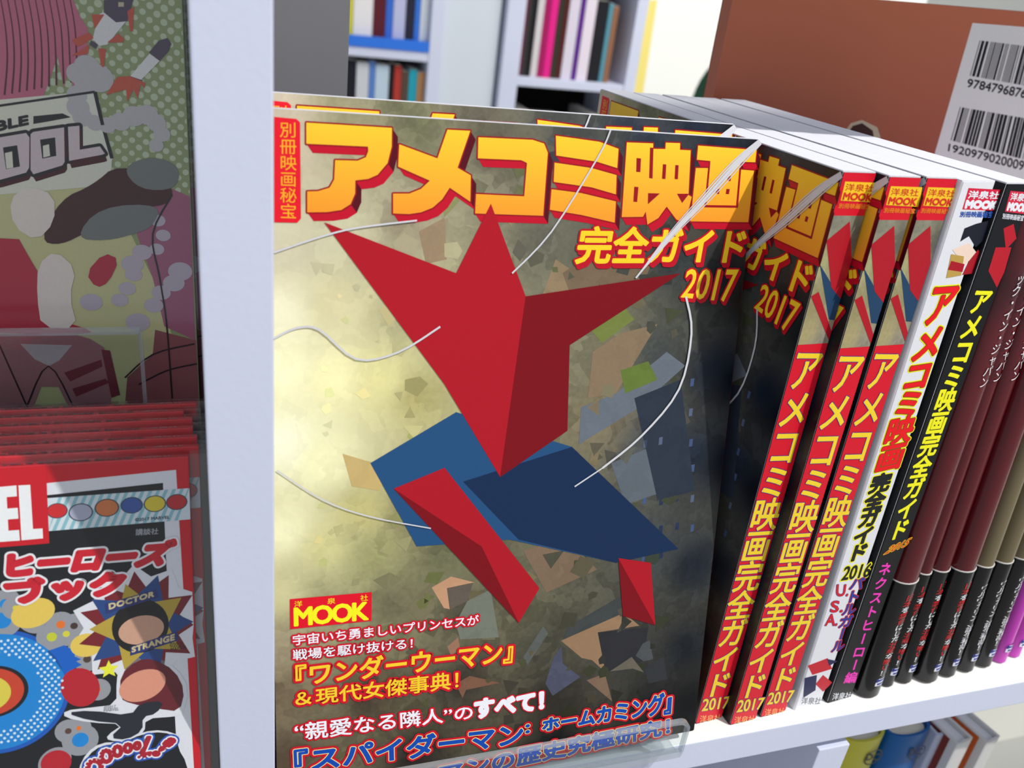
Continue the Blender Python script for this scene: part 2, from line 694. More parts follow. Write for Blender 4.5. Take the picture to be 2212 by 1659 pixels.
def wrap_mesh(name, w, t, h, mat, parent, ct=0.00028, r=0.0008):
    """cover sheet folded round the block: front, spine, back (C-section)"""
    outer = [(-w, 0), (-r, 0), (0, r), (0, t - r), (-r, t), (-w, t)]
    inner = [(-w, t - ct), (-r, t - ct), (-ct, t - r), (-ct, r), (-r, ct), (-w, ct)]
    return prism(name, outer + inner, 0, h, mat, parent, axis='z')


def book_core(root, w, t, h, cover, pages=M_PAGES):
    box('page_block', (-w + 0.0006, 0.0003, 0.0008), (-0.0004, t - 0.0003, h + 0.0001), pages, root)
    return wrap_mesh('cover', w, t, h - 0.0004, cover, root)


first = empty('magazine', MM1, 'film guide magazine standing face out, front copy, behind the clear acrylic lip', 'magazine', 'copies of the 2017 film guide')
cov = book_core(first, W, TH, HH, M_COVER)
F = Frame(MM1, (-W, 0, 0), (1, 0, 0), (0, 0, 1), (0, -1, 0), cov)

ART = [(600, 215, (196, 184, 160)), (600, 300, (205, 190, 165)), (750, 260, (150, 145, 112)), (900, 270, (112, 112, 84)),
       (1080, 290, (92, 88, 74)), (1250, 300, (66, 68, 66)), (1400, 320, (42, 50, 62)), (1550, 330, (24, 32, 48)), (1630, 350, (14, 18, 28)),
       (610, 520, (206, 200, 170)), (720, 500, (196, 192, 158)), (880, 480, (150, 140, 115)), (1180, 520, (100, 98, 84)), (1300, 560, (78, 84, 72)),
       (1450, 560, (48, 54, 56)), (1560, 600, (20, 26, 34)), (1620, 640, (8, 12, 18)),
       (610, 680, (238, 234, 198)), (720, 660, (214, 206, 160)), (860, 680, (176, 170, 128)), (610, 800, (250, 246, 200)), (720, 820, (246, 240, 182)),
       (820, 820, (222, 215, 150)), (900, 860, (170, 162, 106)), (1300, 720, (120, 116, 92)), (1420, 760, (70, 74, 72)), (1540, 800, (18, 26, 42)), (1580, 820, (8, 14, 26)),
       (610, 960, (252, 250, 216)), (700, 1000, (241, 237, 186)), (780, 1100, (190, 182, 120)), (900, 1100, (120, 112, 78)), (1290, 900, (118, 108, 84)),
       (1400, 960, (72, 76, 78)), (1500, 980, (30, 38, 52)), (1560, 1000, (10, 16, 30)), (610, 1150, (243, 239, 194)), (700, 1180, (206, 200, 140)),
       (800, 1200, (150, 148, 100)), (950, 1200, (104, 104, 76)), (1080, 1180, (100, 96, 76)), (1250, 1200, (78, 76, 64)), (1400, 1180, (60, 66, 70)), (1500, 1220, (26, 32, 42)),
       (610, 1280, (206, 200, 150)), (700, 1300, (150, 146, 108)), (850, 1300, (104, 100, 76)), (1000, 1320, (84, 80, 64)), (1200, 1380, (72, 70, 58)), (1350, 1400, (52, 52, 52)),
       (1480, 1400, (24, 28, 34)), (610, 1400, (150, 138, 110)), (610, 1500, (112, 98, 76)), (800, 1500, (72, 60, 48)), (1000, 1480, (58, 52, 44)), (1200, 1500, (46, 42, 36)),
       (1400, 1520, (30, 30, 32)), (1490, 1520, (14, 16, 20)), (620, 1640, (84, 70, 54)), (900, 1640, (40, 34, 30)), (1200, 1600, (22, 20, 20)), (1450, 1580, (10, 10, 14))]
SW = field(F, ART, 0.0002, W - 0.0003, 0.0003, HH - 0.0003, 60, 84, M_ART, 'cover_print', 1)

# aerial suburb: roofs, walls, lawns as printed patches
rp, rc = [], []
C6, C7, C1, C2 = (580, 1240, 3.96), (1030, 1260, 4.158), (580, 180, 3.949), (1100, 180, 3.607)
fix = [(C7, [(755, 515), (1320, 265), (1460, 380), (1085, 440), (1155, 800), (1035, 690), (940, 670), (870, 610)], (146, 116, 88)),
       (C7, [(1085, 440), (1540, 395), (1490, 700), (1180, 790), (1155, 800)], (44, 44, 48)),
       (C7, [(985, 870), (1150, 810), (1215, 1060)], (120, 96, 78)),
       (C7, [(820, 390), (1280, 120), (1320, 262), (770, 505)], (62, 66, 66)),
       (C7, [(615, 900), (690, 660), (760, 560), (770, 720), (930, 840), (680, 1010)], (74, 78, 96)),
       (C7, [(415, 660), (595, 385), (640, 450), (455, 730)], (88, 92, 88)),
       (C7, [(1425, 650), (1490, 540), (1550, 510), (1585, 680), (1500, 700)], (74, 78, 80)),
       (C7, [(1195, 790), (1390, 660), (1500, 800), (1400, 765)], (100, 94, 82)),
       (C7, [(1500, 760), (1680, 650), (1710, 860), (1540, 900)], (48, 50, 54)),
       (C6, [(1395, 115), (1560, 20), (1760, 70), (1525, 120), (1550, 300), (1500, 290)], (190, 146, 112)),
       (C6, [(1525, 120), (1750, 75), (1700, 230), (1555, 300)], (96, 86, 76)),
       (C6, [(1700, 230), (1900, 130), (1970, 540), (1640, 560), (1600, 420)], (112, 116, 104)),
       (C6, [(1530, 620), (1620, 540), (1640, 640), (1560, 700)], (150, 112, 88)),
       (C6, [(1600, 940), (1720, 870), (1980, 930), (1690, 990), (1660, 1060)], (120, 84, 66)),
       (C6, [(1180, 300), (1400, 60), (1420, 290), (1300, 420)], (116, 110, 84))]
for c, L, col in fix:
    rp.append(F.pts(L, c)); rc.append(s2l(col))
px_fix = [([(1180, 300), (1238, 330), (1230, 290)], (80, 86, 92)), ([(1290, 540), (1410, 560), (1380, 640), (1240, 660), (1215, 590)], (116, 98, 78)),
          ([(1280, 760), (1340, 720), (1420, 700), (1330, 850), (1270, 860)], (132, 112, 88)), ([(1255, 880), (1330, 850), (1440, 760), (1480, 790), (1380, 880), (1250, 960)], (100, 108, 118)),
          ([(1340, 800), (1400, 780), (1420, 820), (1350, 850)], (96, 116, 52)), ([(1265, 700), (1330, 640), (1370, 690), (1300, 740)], (112, 124, 62)),
          ([(1320, 1000), (1420, 960), (1440, 1060), (1350, 1090)], (92, 100, 108)), ([(1370, 860), (1470, 820), (1500, 1060), (1420, 1080)], (44, 52, 66)),
          ([(740, 980), (840, 1010), (820, 1060), (760, 1050)], (196, 170, 110)), ([(1130, 1190), (1220, 1160), (1290, 1230), (1180, 1280)], (120, 100, 80)),
          ([(905, 500), (960, 470), (965, 560), (920, 570)], (150, 128, 100)), ([(1180, 330), (1320, 300), (1330, 370), (1200, 380)], (60, 60, 66)),
          ([(1200, 560), (1260, 600), (1230, 690), (1170, 640)], (140, 120, 92))]
for L, col in px_fix:
    rp.append(F.pts(L)); rc.append(s2l(col))
rnd = random.Random(11)
for k in range(250):
    u = rnd.uniform(0.016, 0.160); v = rnd.uniform(0.010, 0.250)
    base = swcol(SW, u, v)
    s = rnd.uniform(0.0015, 0.0058)
    if u < 0.04: s *= 0.6
    a0 = rnd.uniform(0, PI); n = rnd.choice((3, 4, 4, 5))
    poly = [(min(max(u + s * rnd.uniform(.5, 1.1) * math.cos(a0 + 2 * PI * i / n), .001), W - .001), min(max(v + s * rnd.uniform(.5, 1.1) * math.sin(a0 + 2 * PI * i / n), .001), HH - .001)) for i in range(n)]
    t = rnd.choice(((1.35, 1.2, 1.0), (0.62, 0.62, 0.68), (0.8, 0.92, 0.55), (1.25, 1.25, 1.2), (0.7, 0.7, 0.66)))
    fade = 0.45 if u < 0.05 else 0.9
    rp.append(poly); rc.append(tuple(min(0.9, b * (1 + (x - 1) * fade)) for b, x in zip(base, t)))
for k in range(26):           # parked cars in rows
    x, y = 1392 + (k % 4) * 34 + rnd.uniform(-3, 3), 830 + (k // 4) * 62 + rnd.uniform(-5, 5)
    c = F.px(x, y)
    rp.append([(c[0] - .0008, c[1] - .0017), (c[0] + .0008, c[1] - .0015), (c[0] + .0008, c[1] + .0017), (c[0] - .0008, c[1] + .0015)])
    rc.append(s2l(rnd.choice(((66, 84, 120), (40, 50, 78), (84, 96, 120)))))
draw(F, 'printed_rooftops', rp, M_ROOF, 2, cols=rc)

# plain generic stand-in for the cover figure: flat red and blue shards
RED, RED2, BLUE, BLUE2 = ink((172, 22, 36)), ink((122, 12, 24)), ink((36, 78, 122)), ink((22, 44, 78))
draw(F, 'printed_shape', [F.pts(L) for L in ([(800, 1000), (985, 890), (1235, 965), (1465, 1185), (1330, 1215), (1100, 1165), (900, 1180)],)], BLUE, 5, label='flat blue shard printed on the cover')
draw(F, 'printed_shape', [F.pts(L) for L in ([(1000, 1040), (1235, 965), (1465, 1185), (1330, 1215), (1120, 1165)],)], BLUE2, 6, label='dark blue facet')
draw(F, 'printed_shape', [F.pts(L) for L in ([(700, 480), (985, 590), (1060, 440), (1135, 640), (1470, 590), (1230, 745), (1225, 930), (1080, 1030), (960, 830)], [(850, 1055), (960, 1010), (1165, 1270), (1120, 1345)], [(1335, 1205), (1405, 1215), (1415, 1350), (1345, 1330)])], RED, 7, label='flat red shards printed on the cover')
draw(F, 'printed_shape', [F.pts(L) for L in ([(1135, 640), (1470, 590), (1230, 745), (1225, 930), (1080, 1030)], [(850, 1055), (1120, 1345), (1040, 1180)], [(1335, 1205), (1415, 1350), (1345, 1330)])], RED2, 8, label='dark red facets')

# streaks
wl = []
P = F.pts
for k, (a, b) in enumerate(((0, .0012), (7, .0008), (-7, .0007), (14, .0004), (-13, .0004))):
    wl += ribbon(P([(1640 + a * .2, 306 + a * .3), (1590 + a, 352), (1520 + a, 430), (1450 + a * .6, 505), (1372, 600)]), b * 1.2, b * .6)
for L, w in (([(1480, 640), (1492, 720), (1465, 840), (1385, 940), (1300, 1010)], .0009), ([(592, 545), (690, 512), (770, 492), (900, 476)], .0006),
             ([(592, 730), (640, 708), (690, 712), (770, 775), (860, 760), (950, 705)], .0007), ([(1105, 590), (1190, 500), (1290, 340), (1318, 280)], .0006),
             ([(598, 1015), (700, 1080), (800, 1115), (930, 1140)], .0005), ([(1300, 1010), (1240, 1050)], .0006)):
    wl += ribbon(P(L), w)
draw(F, 'printed_streaks', wl, ink((205, 205, 210)), 16)

# title block lettering
T1 = [[(322, 335), (1052, 380), (1050, 540), (1015, 680), (930, 780), (850, 815), (740, 828), (738, 940), (700, 1030), (620, 1080), (500, 1098), (330, 1100), (330, 922), (420, 920), (520, 890), (560, 820), (568, 655), (760, 660), (830, 630), (850, 580), (848, 540), (322, 515)],
      [(1525, 395), (1720, 405), (1612, 720), (1725, 785), (1720, 1010), (1545, 890), (1480, 990), (1400, 1060), (1300, 1100), (1200, 1115), (1062, 1110), (1062, 940), (1200, 940), (1300, 900), (1375, 830), (1105, 710), (1115, 520), (1440, 640)]]
T2 = [[(362, 408), (700, 455), (850, 510), (840, 660), (680, 610), (365, 562)], [(352, 618), (640, 660), (835, 715), (830, 865), (640, 810), (345, 768)],
      [(328, 825), (560, 855), (830, 920), (820, 1085), (560, 1025), (315, 985)],
      [(915, 460), (1120, 468), (1120, 510), (1215, 512), (1218, 462), (1330, 466), (1328, 518), (1412, 522), (1395, 870), (1420, 885), (1370, 1095), (1300, 1060), (1225, 960), (1160, 1050), (1075, 1100), (1062, 1000), (1040, 1040), (875, 1042)],
      [(1470, 485), (1925, 520), (1915, 615), (1800, 612), (1795, 672), (1905, 680), (1870, 1000), (1860, 1082), (1410, 1075), (1452, 660), (1562, 660), (1565, 605), (1460, 595)]]
TC = [(1033, 296.5), (1150, 302), (1175, 310), (1183, 330), (1173, 466), (1026, 461), (1028, 419), (1132, 424), (1138, 352), (1126, 346), (1032, 342)]
tp = [F.pts(t, C1) for t in T1] + [F.pts(TC)] + [F.pts(t, C2) for t in T2]
a0, a1 = F.px(700, 300), F.px(714, 320)
OFF = (a1[0] - a0[0], a1[1] - a0[1])
dn, rt = sweep(tp, OFF)
draw(F, 'lettering_side', dn, ink((190, 16, 42)), 3, label='crimson underside of the block title')
draw(F, 'lettering_side', rt, ink((86, 10, 26)), 3, label='dark maroon side of the block title')
def outline(F, polys, w, mat, layer):
    VV, TT = [], []
    for p in polys:
        swell(F, p, [tuple(t) for t in tess([p])], [(i, (i + 1) % len(p)) for i in range(len(p))], w, layer, VV, TT)
    return mesh_obj('lettering_outline', VV, TT, mat, F.parent)


outline(F, tp, .0005, ink((150, 18, 30)), 3.6)
zt, zb = F.px(1100, 290)[1], F.px(1100, 465)[1]
M_TITLE = grad_mat('title_yellow', (246, 200, 48), (240, 152, 44), zb, zt)
draw(F, 'title_lettering', tp, M_TITLE, 5 - .5, label='big yellow block title across the cover')
slots = [[(990, 582), (1025, 585), (1020, 692), (987, 690)], [(972, 805), (1005, 808), (995, 925), (965, 922)], [(1095, 500), (1122, 503), (1115, 742), (1088, 738)], [(1195, 630), (1222, 632), (1215, 746), (1188, 744)],
         [(1292, 636), (1318, 638), (1312, 748), (1286, 746)], [(1080, 855), (1172, 858), (1078, 942)], [(1305, 860), (1400, 860), (1345, 932)],
         [(1548, 650), (1562, 650), (1533, 965), (1518, 965)], [(1520, 948), (1778, 952), (1776, 970), (1518, 966)], [(1792, 650), (1806, 652), (1780, 968), (1764, 966)],
         [(1702, 720), (1728, 722), (1722, 762), (1696, 760)], [(1612, 820), (1638, 822), (1632, 862), (1606, 860)], [(1690, 822), (1716, 824), (1710, 864), (1684, 862)]]
draw(F, 'lettering_counter', [F.pts(s, C2) for s in slots], ink((150, 18, 30)), 5.2)
# left shade bands of the face letters
def q(L, c=None): return F.pts(L, c)
YEL, CRIM = ink((248, 205, 40)), ink((186, 18, 38))
qd = q([(560, 1118), (1850, 1135), (1800, 1400), (512, 1400)], C2)
qs = [(a + OFF[0] * .45, b + OFF[1] * .45) for a, b in qd]
text(F, '完全ガイド', qs, CRIM, 9, 0.0011)
text(F, '完全ガイド', qd, CRIM, 10, 0.0011)
text(F, '完全ガイド', qd, YEL, 11, 0.00042)
qd = q([(1484, 582), (1594, 582), (1578, 652), (1470, 642)])
qs = [(a + OFF[0] * .35, b + OFF[1] * .35) for a, b in qd]
text(F, '2017', qs, CRIM, 9, 0.0008)
text(F, '2017', qd, CRIM, 10, 0.0008)
text(F, '2017', qd, YEL, 11, 0.00018)
# label tag with vertical writing
tagp = q([(592, 252.5), (640, 257), (648, 264), (650, 472), (642, 481), (592, 480)])
draw(F, 'printed_tag', [tagp], ink((226, 26, 44)), 6, label='red tag printed at the top left corner of the cover')
vtext(F, '別冊映画秘宝', q([(603, 262), (641, 263), (641.5, 474), (604, 473)]), ink((250, 170, 40)), 7, 0.00003)
# publisher box
draw(F, 'printed_tag', [q([(182, 213), (882, 152), (880, 398), (185, 470)], C6)], ink((222, 18, 40)), 6, label='small red box printed low on the cover')
YB = ink((255, 238, 30))
text(F, 'MOOK', q([(222, 290), (848, 238), (848, 385), (225, 440)], C6), YB, 7, 0.00038, spacing=.86)
for ch, b in (('洋', (220, 230, 288, 282)), ('泉', (502, 205, 572, 255)), ('社', (785, 178, 850, 230))):
    text(F, ch, q([(b[0], b[1]), (b[2], b[1] - 6), (b[2], b[3] - 6), (b[0], b[3])], C6), YB, 7, 0)
WH, RD = ink((238, 238, 246)), ink((206, 18, 40))
for s, L, c, bo, br in (('宇宙いち勇ましいプリンセスが', [(208, 520), (1795, 345), (1797, 430), (210, 608)], C6, .00008, .00075),
                        ('戦場を駆け抜ける！', [(208, 645), (1230, 545), (1230, 630), (210, 735)], C6, .00008, .00075)):
    text(F, s, q(L, c), RD, 9, br)
    text(F, s, q(L, c), WH, 10, bo)
YO = ink((250, 205, 45))
L = [(639, 1437), (1108, 1381), (1105, 1430), (640, 1482)]
text(F, '『ワンダーウーマン』', q(L), RD, 9, .0012)
text(F, '『ワンダーウーマン』', q(L), YO, 10, .00026)
L = [(230, 1000), (1620, 825), (1620, 975), (232, 1128)]
text(F, '＆現代女傑事典！', q(L, C6), RD, 9, .0011)
text(F, '＆現代女傑事典！', q(L, C6), YO, 10, .00014)
L = [(222, 1275), (1740, 1115), (1745, 1235), (228, 1425)]
text(F, '“親愛なる隣人”の', q(L, C6), RD, 9, .0009)
text(F, '“親愛なる隣人”の', q(L, C6), WH, 10, .00014)
L = [(1026, 1512), (1172, 1493), (1172, 1530), (1027, 1550)]
text(F, 'すべて！', q(L), RD, 9, .0012)
text(F, 'すべて！', q(L), WH, 10, .0007)
CR, BL = ink((240, 222, 150)), ink((18, 74, 176))
for s, L in (('『スパイダーマン', [(636, 1620), (1128, 1560), (1128, 1606), (638, 1668)]), ('：ホームカミング』', [(1136, 1560), (1450, 1492), (1447, 1540), (1136, 1584)]),
             ('スパイダーマンの歴史究極研究！', [(640, 1712), (1445, 1550), (1445, 1584), (640, 1756)])):
    text(F, s, q(L), RD, 9, .0016)
    text(F, s, q(L), CR, 10, .00075)
    text(F, s, q(L), BL, 11, .00042)

# spine of the same magazine, laid out on the first spine-out copy
YAW = 4.5


def spine_M(x, y, yaw=YAW, pitch=TILT, lean=0.0, lift=0.0):
    return TR(x, y, shz(y + 0.0) + 0.00025 + lift) @ RX(-pitch) @ RY(lean) @ RZ(-(90 - yaw))


SPM = [spine_M(0.2060, 0.2440), spine_M(0.2222, 0.2400), spine_M(0.2396, 0.2413)]
G = Frame(SPM[0], (0, 0, 0), (0, 1, 0), (0, 0, 1), (1, 0, 0), cov)
C3, C4, C5 = (1560, 280, 3.318), (1560, 740, 3.318), (1480, 1160, 3.022)
SR = ink((216, 22, 44))
g0, g1 = 0.0004, TH - 0.0004
vA, vB = G.px(1850, 466)[1], G.px(1770, 742)[1]
draw(G, 'spine_print', [[(g0, 0.0004), (g1, 0.0004), (g1, HH - .0004), (g0, HH - .0004)]], SR, 1, label='red printed spine')
SP_ART = [(1800, 480, (130, 128, 112)), (1860, 520, (96, 92, 84)), (1770, 560, (170, 166, 120)), (1840, 640, (110, 106, 90)), (1750, 660, (150, 140, 100)), (1740, 720, (168, 156, 112)), (1780, 730, (140, 132, 116))]
field(G, SP_ART, g0, g1, vB, vA, 6, 22, M_ART, 'spine_picture', 2)
def g(L, c=None): return G.pts(L, c)
def up(L, d): return [(a, b + d) for a, b in L]
def clampu(L, lo=g0, hi=g1): return [(min(max(a, lo), hi), b) for a, b in L]
draw(G, 'printed_shape', [clampu(g(L)) for L in ([(1768, 570), (1800, 620), (1860, 640), (1830, 690), (1790, 690)],)], ink((34, 66, 98)), 3, label='small blue shard printed on the spine')
draw(G, 'printed_shape', [clampu(g(L)) for L in ([(1785, 520), (1835, 478), (1872, 560), (1830, 645), (1795, 620)], [(1748, 640), (1768, 630), (1798, 715), (1790, 735)])], ink((176, 24, 38)), 4, label='small red shard printed on the spine')
draw(G, 'printed_tag', [g([(880, 372), (1112, 380), (1092, 522), (848, 508)], C3)], ink((250, 196, 40)), 3, label='yellow box near the top of the spine')
RO = ink((214, 52, 34))
text(G, '洋泉社', g([(888, 385), (1090, 395), (1080, 445), (878, 437)], C3), RO, 4, .00003)
text(G, 'MOOK', g([(874, 452), (1078, 462), (1064, 512), (862, 500)], C3), RO, 4, .0002)
text(G, '別冊映画秘宝', g([(838, 528), (1068, 534), (1060, 570), (830, 562)], C3), ink((244, 130, 40)), 3, .00006)
tv = g([(1722, 752), (1794, 752), (1583, 1503), (1529, 1510)])
tv = [(0.0006, tv[0][1]), (TH - 0.0009, tv[1][1]), (TH - 0.0009, tv[2][1] + .0014), (0.0006, tv[3][1] + .0014)]
PU, YS = ink((84, 50, 130)), ink((250, 212, 48))
sz = [1.12, 1.05, 1.08, 1.0, 1.0, 1.02, 1.0, 0.98, 1.0, .95, .95]
vtext(G, 'アメコミ映画完全ガイド', tv, PU, 3, .00062, fill=1.0, sizes=sz)
vtext(G, 'アメコミ映画完全ガイド', tv, YS, 4, .00032, fill=1.0, sizes=sz)
text(G, '2017', up(g([(115, 1075), (290, 1055), (272, 1130), (102, 1152)], C5), .0016), PU, 3, .0005)
text(G, '2017', up(g([(115, 1075), (290, 1055), (272, 1130), (102, 1152)], C5), .0016), YS, 4, .0002)
text(G, '洋泉社', clampu(up(g([(90, 1192), (245, 1180), (240, 1232), (86, 1243)], C5), .0028), .001, TH - .001), ink((250, 170, 110)), 3, .00005)


def copy_tree(o, parent=None):
    c = o.copy()
    COL.objects.link(c)
    if parent is not None:
        c.parent = parent
        c.matrix_parent_inverse = o.matrix_parent_inverse.copy()
    for ch in list(o.children):
        copy_tree(ch, c)
    return c


COPIES = [(MM1 @ TR(-0.0014, TH + 0.0007, 0.0058), 'film guide magazine standing face out, rear copy peeking above the front copy'),
          (SPM[0], 'red-spined film guide, leftmost of three spine-out copies, dark cover in view'),
          (SPM[1], 'red-spined film guide, middle of the three spine-out copies'),
          (SPM[2], 'red-spined film guide, rightmost of three, touching the white-spined guide')]
for M, lab in COPIES:
    c = copy_tree(first)
    c.matrix_world = M
    c['label'] = lab

# ------------------------------------------------------------------ 2016 guide (white spine)
M16 = spine_M(0.2590, 0.2418, 5.0, 1.4, -0.9)
T16 = 0.0172
b16 = empty('magazine', M16, 'white-spined film guide dated 2016 with red and yellow title', 'magazine', 'older film guides')
cov16 = book_core(b16, 0.180, T16, 0.2565, ink((226, 226, 232)))
F6 = Frame(M16, (0, 0, 0), (0, 1, 0), (0, 0, 1), (1, 0, 0), cov16)
CB, C3B, C8 = (1900, 380, 4.147), (1900, 760, 3.769), (1820, 1150, 4.148)
def f6(L, c=None): return F6.pts(L, c)
draw(F6, 'printed_tag', [f6([(797, 108), (1090, 124), (1042, 312), (740, 300)], CB)], ink((214, 30, 64)), 1, label='crimson box near the top of the spine')
text(F6, '洋泉社', f6([(805, 132), (1078, 142), (1060, 206), (788, 202)], CB), WH, 2, .00012)
text(F6, 'MOOK', f6([(780, 222), (1058, 230), (1036, 295), (766, 284)], CB), WH, 2, .0004)
text(F6, '別冊映画秘宝', f6([(725, 320), (1020, 316), (1012, 375), (716, 366)], CB), ink((52, 90, 176)), 1, .0001)
draw(F6, 'printed_shape', [f6([(720, 590), (760, 470), (860, 430), (975, 400), (950, 560), (860, 640), (800, 540)], CB)], ink((24, 26, 40)), 1, label='flat black shard printed on the spine')
draw(F6, 'printed_shape', [f6([(650, 660), (800, 600), (870, 690), (760, 800)], CB)], ink((240, 214, 196)), 2, label='flat pale shard')
draw(F6, 'printed_shape', [f6([(740, 885), (800, 760), (880, 660), (905, 700), (850, 872)], CB), f6([(610, 840), (640, 760), (760, 790), (740, 860)], CB)], ink((170, 20, 36)), 3, label='flat red shards')
draw(F6, 'printed_shape', [f6([(595, 915), (640, 700), (755, 720), (730, 890)], CB)], ink((190, 156, 78)), 2.5, label='flat gold shard')
y6 = f6([(2018, 612), (2090, 607), (1958, 1006), (1898, 1020)])
y6 = [(0.0022, y6[0][1]), (T16 - .0008, y6[1][1]), (T16 - .0008, y6[2][1]), (0.0022, y6[3][1])]
s6 = [1.45, 1.25, 1.05, 1.0, 1.05, 1.05]
vtext(F6, 'アメコミ映画', y6, ink((250, 236, 40)), 1, .0013, fill=1.0, sizes=s6)
vtext(F6, 'アメコミ映画', y6, ink((120, 90, 10)), 2, .00082, fill=1.0, sizes=s6)
vtext(F6, 'アメコミ映画', y6, ink((236, 16, 32)), 3, .0005, fill=1.0, sizes=s6)
y7 = f6([(1896, 1026), (1950, 1016), (1880, 1205), (1828, 1214)])
y7 = [(0.003, y7[0][1]), (T16 - .0035, y7[1][1]), (T16 - .0035, y7[2][1]), (0.003, y7[3][1])]
vtext(F6, '完全ガイド', y7, ink((250, 236, 40)), 1, .0012, fill=1.0)
vtext(F6, '完全ガイド', y7, ink((26, 28, 30)), 2, .0006, fill=1.0)
q7 = f6([(1045, 195), (1222, 170), (1196, 258), (1018, 283)], C5)
text(F6, '2016', q7, ink((250, 236, 40)), 1, .0009)
text(F6, '2016', q7, ink((26, 28, 30)), 2, .0003)
q8 = f6([(1090, 262), (1178, 262), (1030, 738), (948, 757)], C5)
vtext(F6, 'バトルガール', q8, ink((200, 24, 40)), 1, .0007, fill=.95)
vtext(F6, 'バトルガール', q8, ink((32, 60, 150)), 2, .0003, fill=.95)
for ch, L in (('U.', [(990, 312), (1072, 312), (1060, 385), (985, 385)]), ('S.', [(955, 418), (1035, 418), (1025, 490), (945, 490)]), ('A.', [(925, 505), (1000, 505), (990, 578), (912, 578)])):
    text(F6, ch, f6(L, C5), ink((60, 70, 150)), 1, .0004)
    text(F6, ch, f6(L, C5), ink((208, 26, 40)), 2, .0002)
draw(F6, 'printed_shape', [f6([(800, 840), (930, 790), (960, 860), (830, 900)], C5), f6([(850, 960), (900, 900), (960, 950), (900, 1010)], C5)], ink((196, 30, 46)), 1, label='flat red shards low on the spine')
draw(F6, 'printed_shape', [f6([(780, 920), (860, 900), (850, 1000), (770, 1050)], C5), f6([(925, 795), (995, 810), (940, 840)], C5)], ink((34, 36, 80)), 2, label='flat navy shards low on the spine')
text(F6, '洋泉社', clampu(up(f6([(752, 1078), (900, 1072), (895, 1112), (748, 1122)], C5), .0030), .001, T16 - .001), ink((120, 122, 132)), 1, .00005)

# ------------------------------------------------------------------ 2015 guide (black spine)
M15 = spine_M(0.2787, 0.2424, 5.5, 1.3, -0.65)
T15 = 0.0160
b15 = empty('magazine', M15, 'black-spined film guide dated 2015 with yellow title and pink subtitle', 'magazine', 'older film guides')
cov15 = book_core(b15, 0.180, T15, 0.2565, ink((20, 21, 25)))
F5 = Frame(M15, (0, 0, 0), (0, 1, 0), (0, 0, 1), (1, 0, 0), cov15)
def f5(L, c=None): return F5.pts(L, c)
hi15 = T15 - .0004
draw(F5, 'printed_tag', [clampu(f5([(1172, 134), (1500, 150), (1470, 340), (1122, 320)], CB), .0004, hi15)], ink((214, 40, 70)), 1, label='crimson box near the top of the spine')
text(F5, '洋泉社', clampu(f5([(1182, 150), (1470, 165), (1455, 232), (1168, 218)], CB), .0004, hi15), WH, 2, .0001)
text(F5, 'MOOK', clampu(f5([(1158, 240), (1450, 255), (1430, 318), (1142, 305)], CB), .0004, hi15), WH, 2, .00035)
text(F5, '別冊映画秘宝', clampu(f5([(1105, 335), (1420, 352), (1408, 402), (1098, 382)], CB), .0004, hi15), WH, 1, .00005)
draw(F5, 'printed_shape', [clampu(f5(L, CB), .0004, hi15) for L in ([(1110, 470), (1200, 430), (1235, 560), (1130, 660)], [(1040, 640), (1180, 640), (1150, 860), (1050, 1000), (975, 850)])], ink((186, 24, 40)), 1, label='flat red shards printed on the spine')
y5 = f5([(2108, 622), (2163, 622), (1972, 1158), (1922, 1168)])
y5 = [(0.0028, y5[0][1]), (T15 - .0026, y5[1][1]), (T15 - .0030, y5[2][1]), (0.0026, y5[3][1])]
vtext(F5, 'アメコミ映画完全ガイド', y5, ink((250, 240, 30)), 1, .0004, fill=.98)
t5 = f5([(70, 1590), (262, 1512), (235, 1572), (32, 1650)], C3B)
text(F5, '2015', t5, ink((250, 190, 40)), 2, .0004, shear=.4)
text(F5, '2015', t5, ink((206, 70, 24)), 3, .0001, shear=.4)
t6 = f5([(345, 262), (462, 262), (118, 1352), (-4, 1362)], C8)
vtext(F5, 'ネクストヒーロー編', t6, ink((250, 60, 190)), 1, .0002, fill=.85)
text(F5, '洋泉社', clampu(up(f5([(958, 1048), (1088, 1038), (1084, 1082), (948, 1094)], C5), .0030), .001, T15 - .001), ink((225, 228, 232)), 1, .00005)

# ------------------------------------------------------------------ bellyband comics (rounded spines)
def arc_profile(w, t, rr, ofs=0.0, n=10):
    """footprint: back-left, front rounded, back-right (local x toward the reader, y across)"""
    pts = [(-w, -ofs)]
    for k in range(n + 1):
        a = -PI / 2 + PI * k / n
        pts.append((-rr + (rr + ofs) * math.cos(a), t / 2 + (t / 2 + ofs) * math.sin(a)))
    pts.append((-w, t + ofs))
    return pts


def b_comic(base, blot):
    def f(nt, b):
        tc = N(nt, 'ShaderNodeTexCoord')
        n = N(nt, 'ShaderNodeTexNoise', Scale=16.0, Detail=5.0)
        nt.links.new(tc.outputs['Object'], n.inputs['Vector'])
        cr = nt.nodes.new('ShaderNodeValToRGB')
        cr.color_ramp.elements[0].position = 0.52
        cr.color_ramp.elements[0].color = (*s2l(base), 1)
        cr.color_ramp.elements[1].position = 0.70
        cr.color_ramp.elements[1].color = (*s2l(blot), 1)
        nt.links.new(n.outputs['Fac'], cr.inputs[0])
        nt.links.new(cr.outputs[0], b.inputs['Base Color'])
    return f


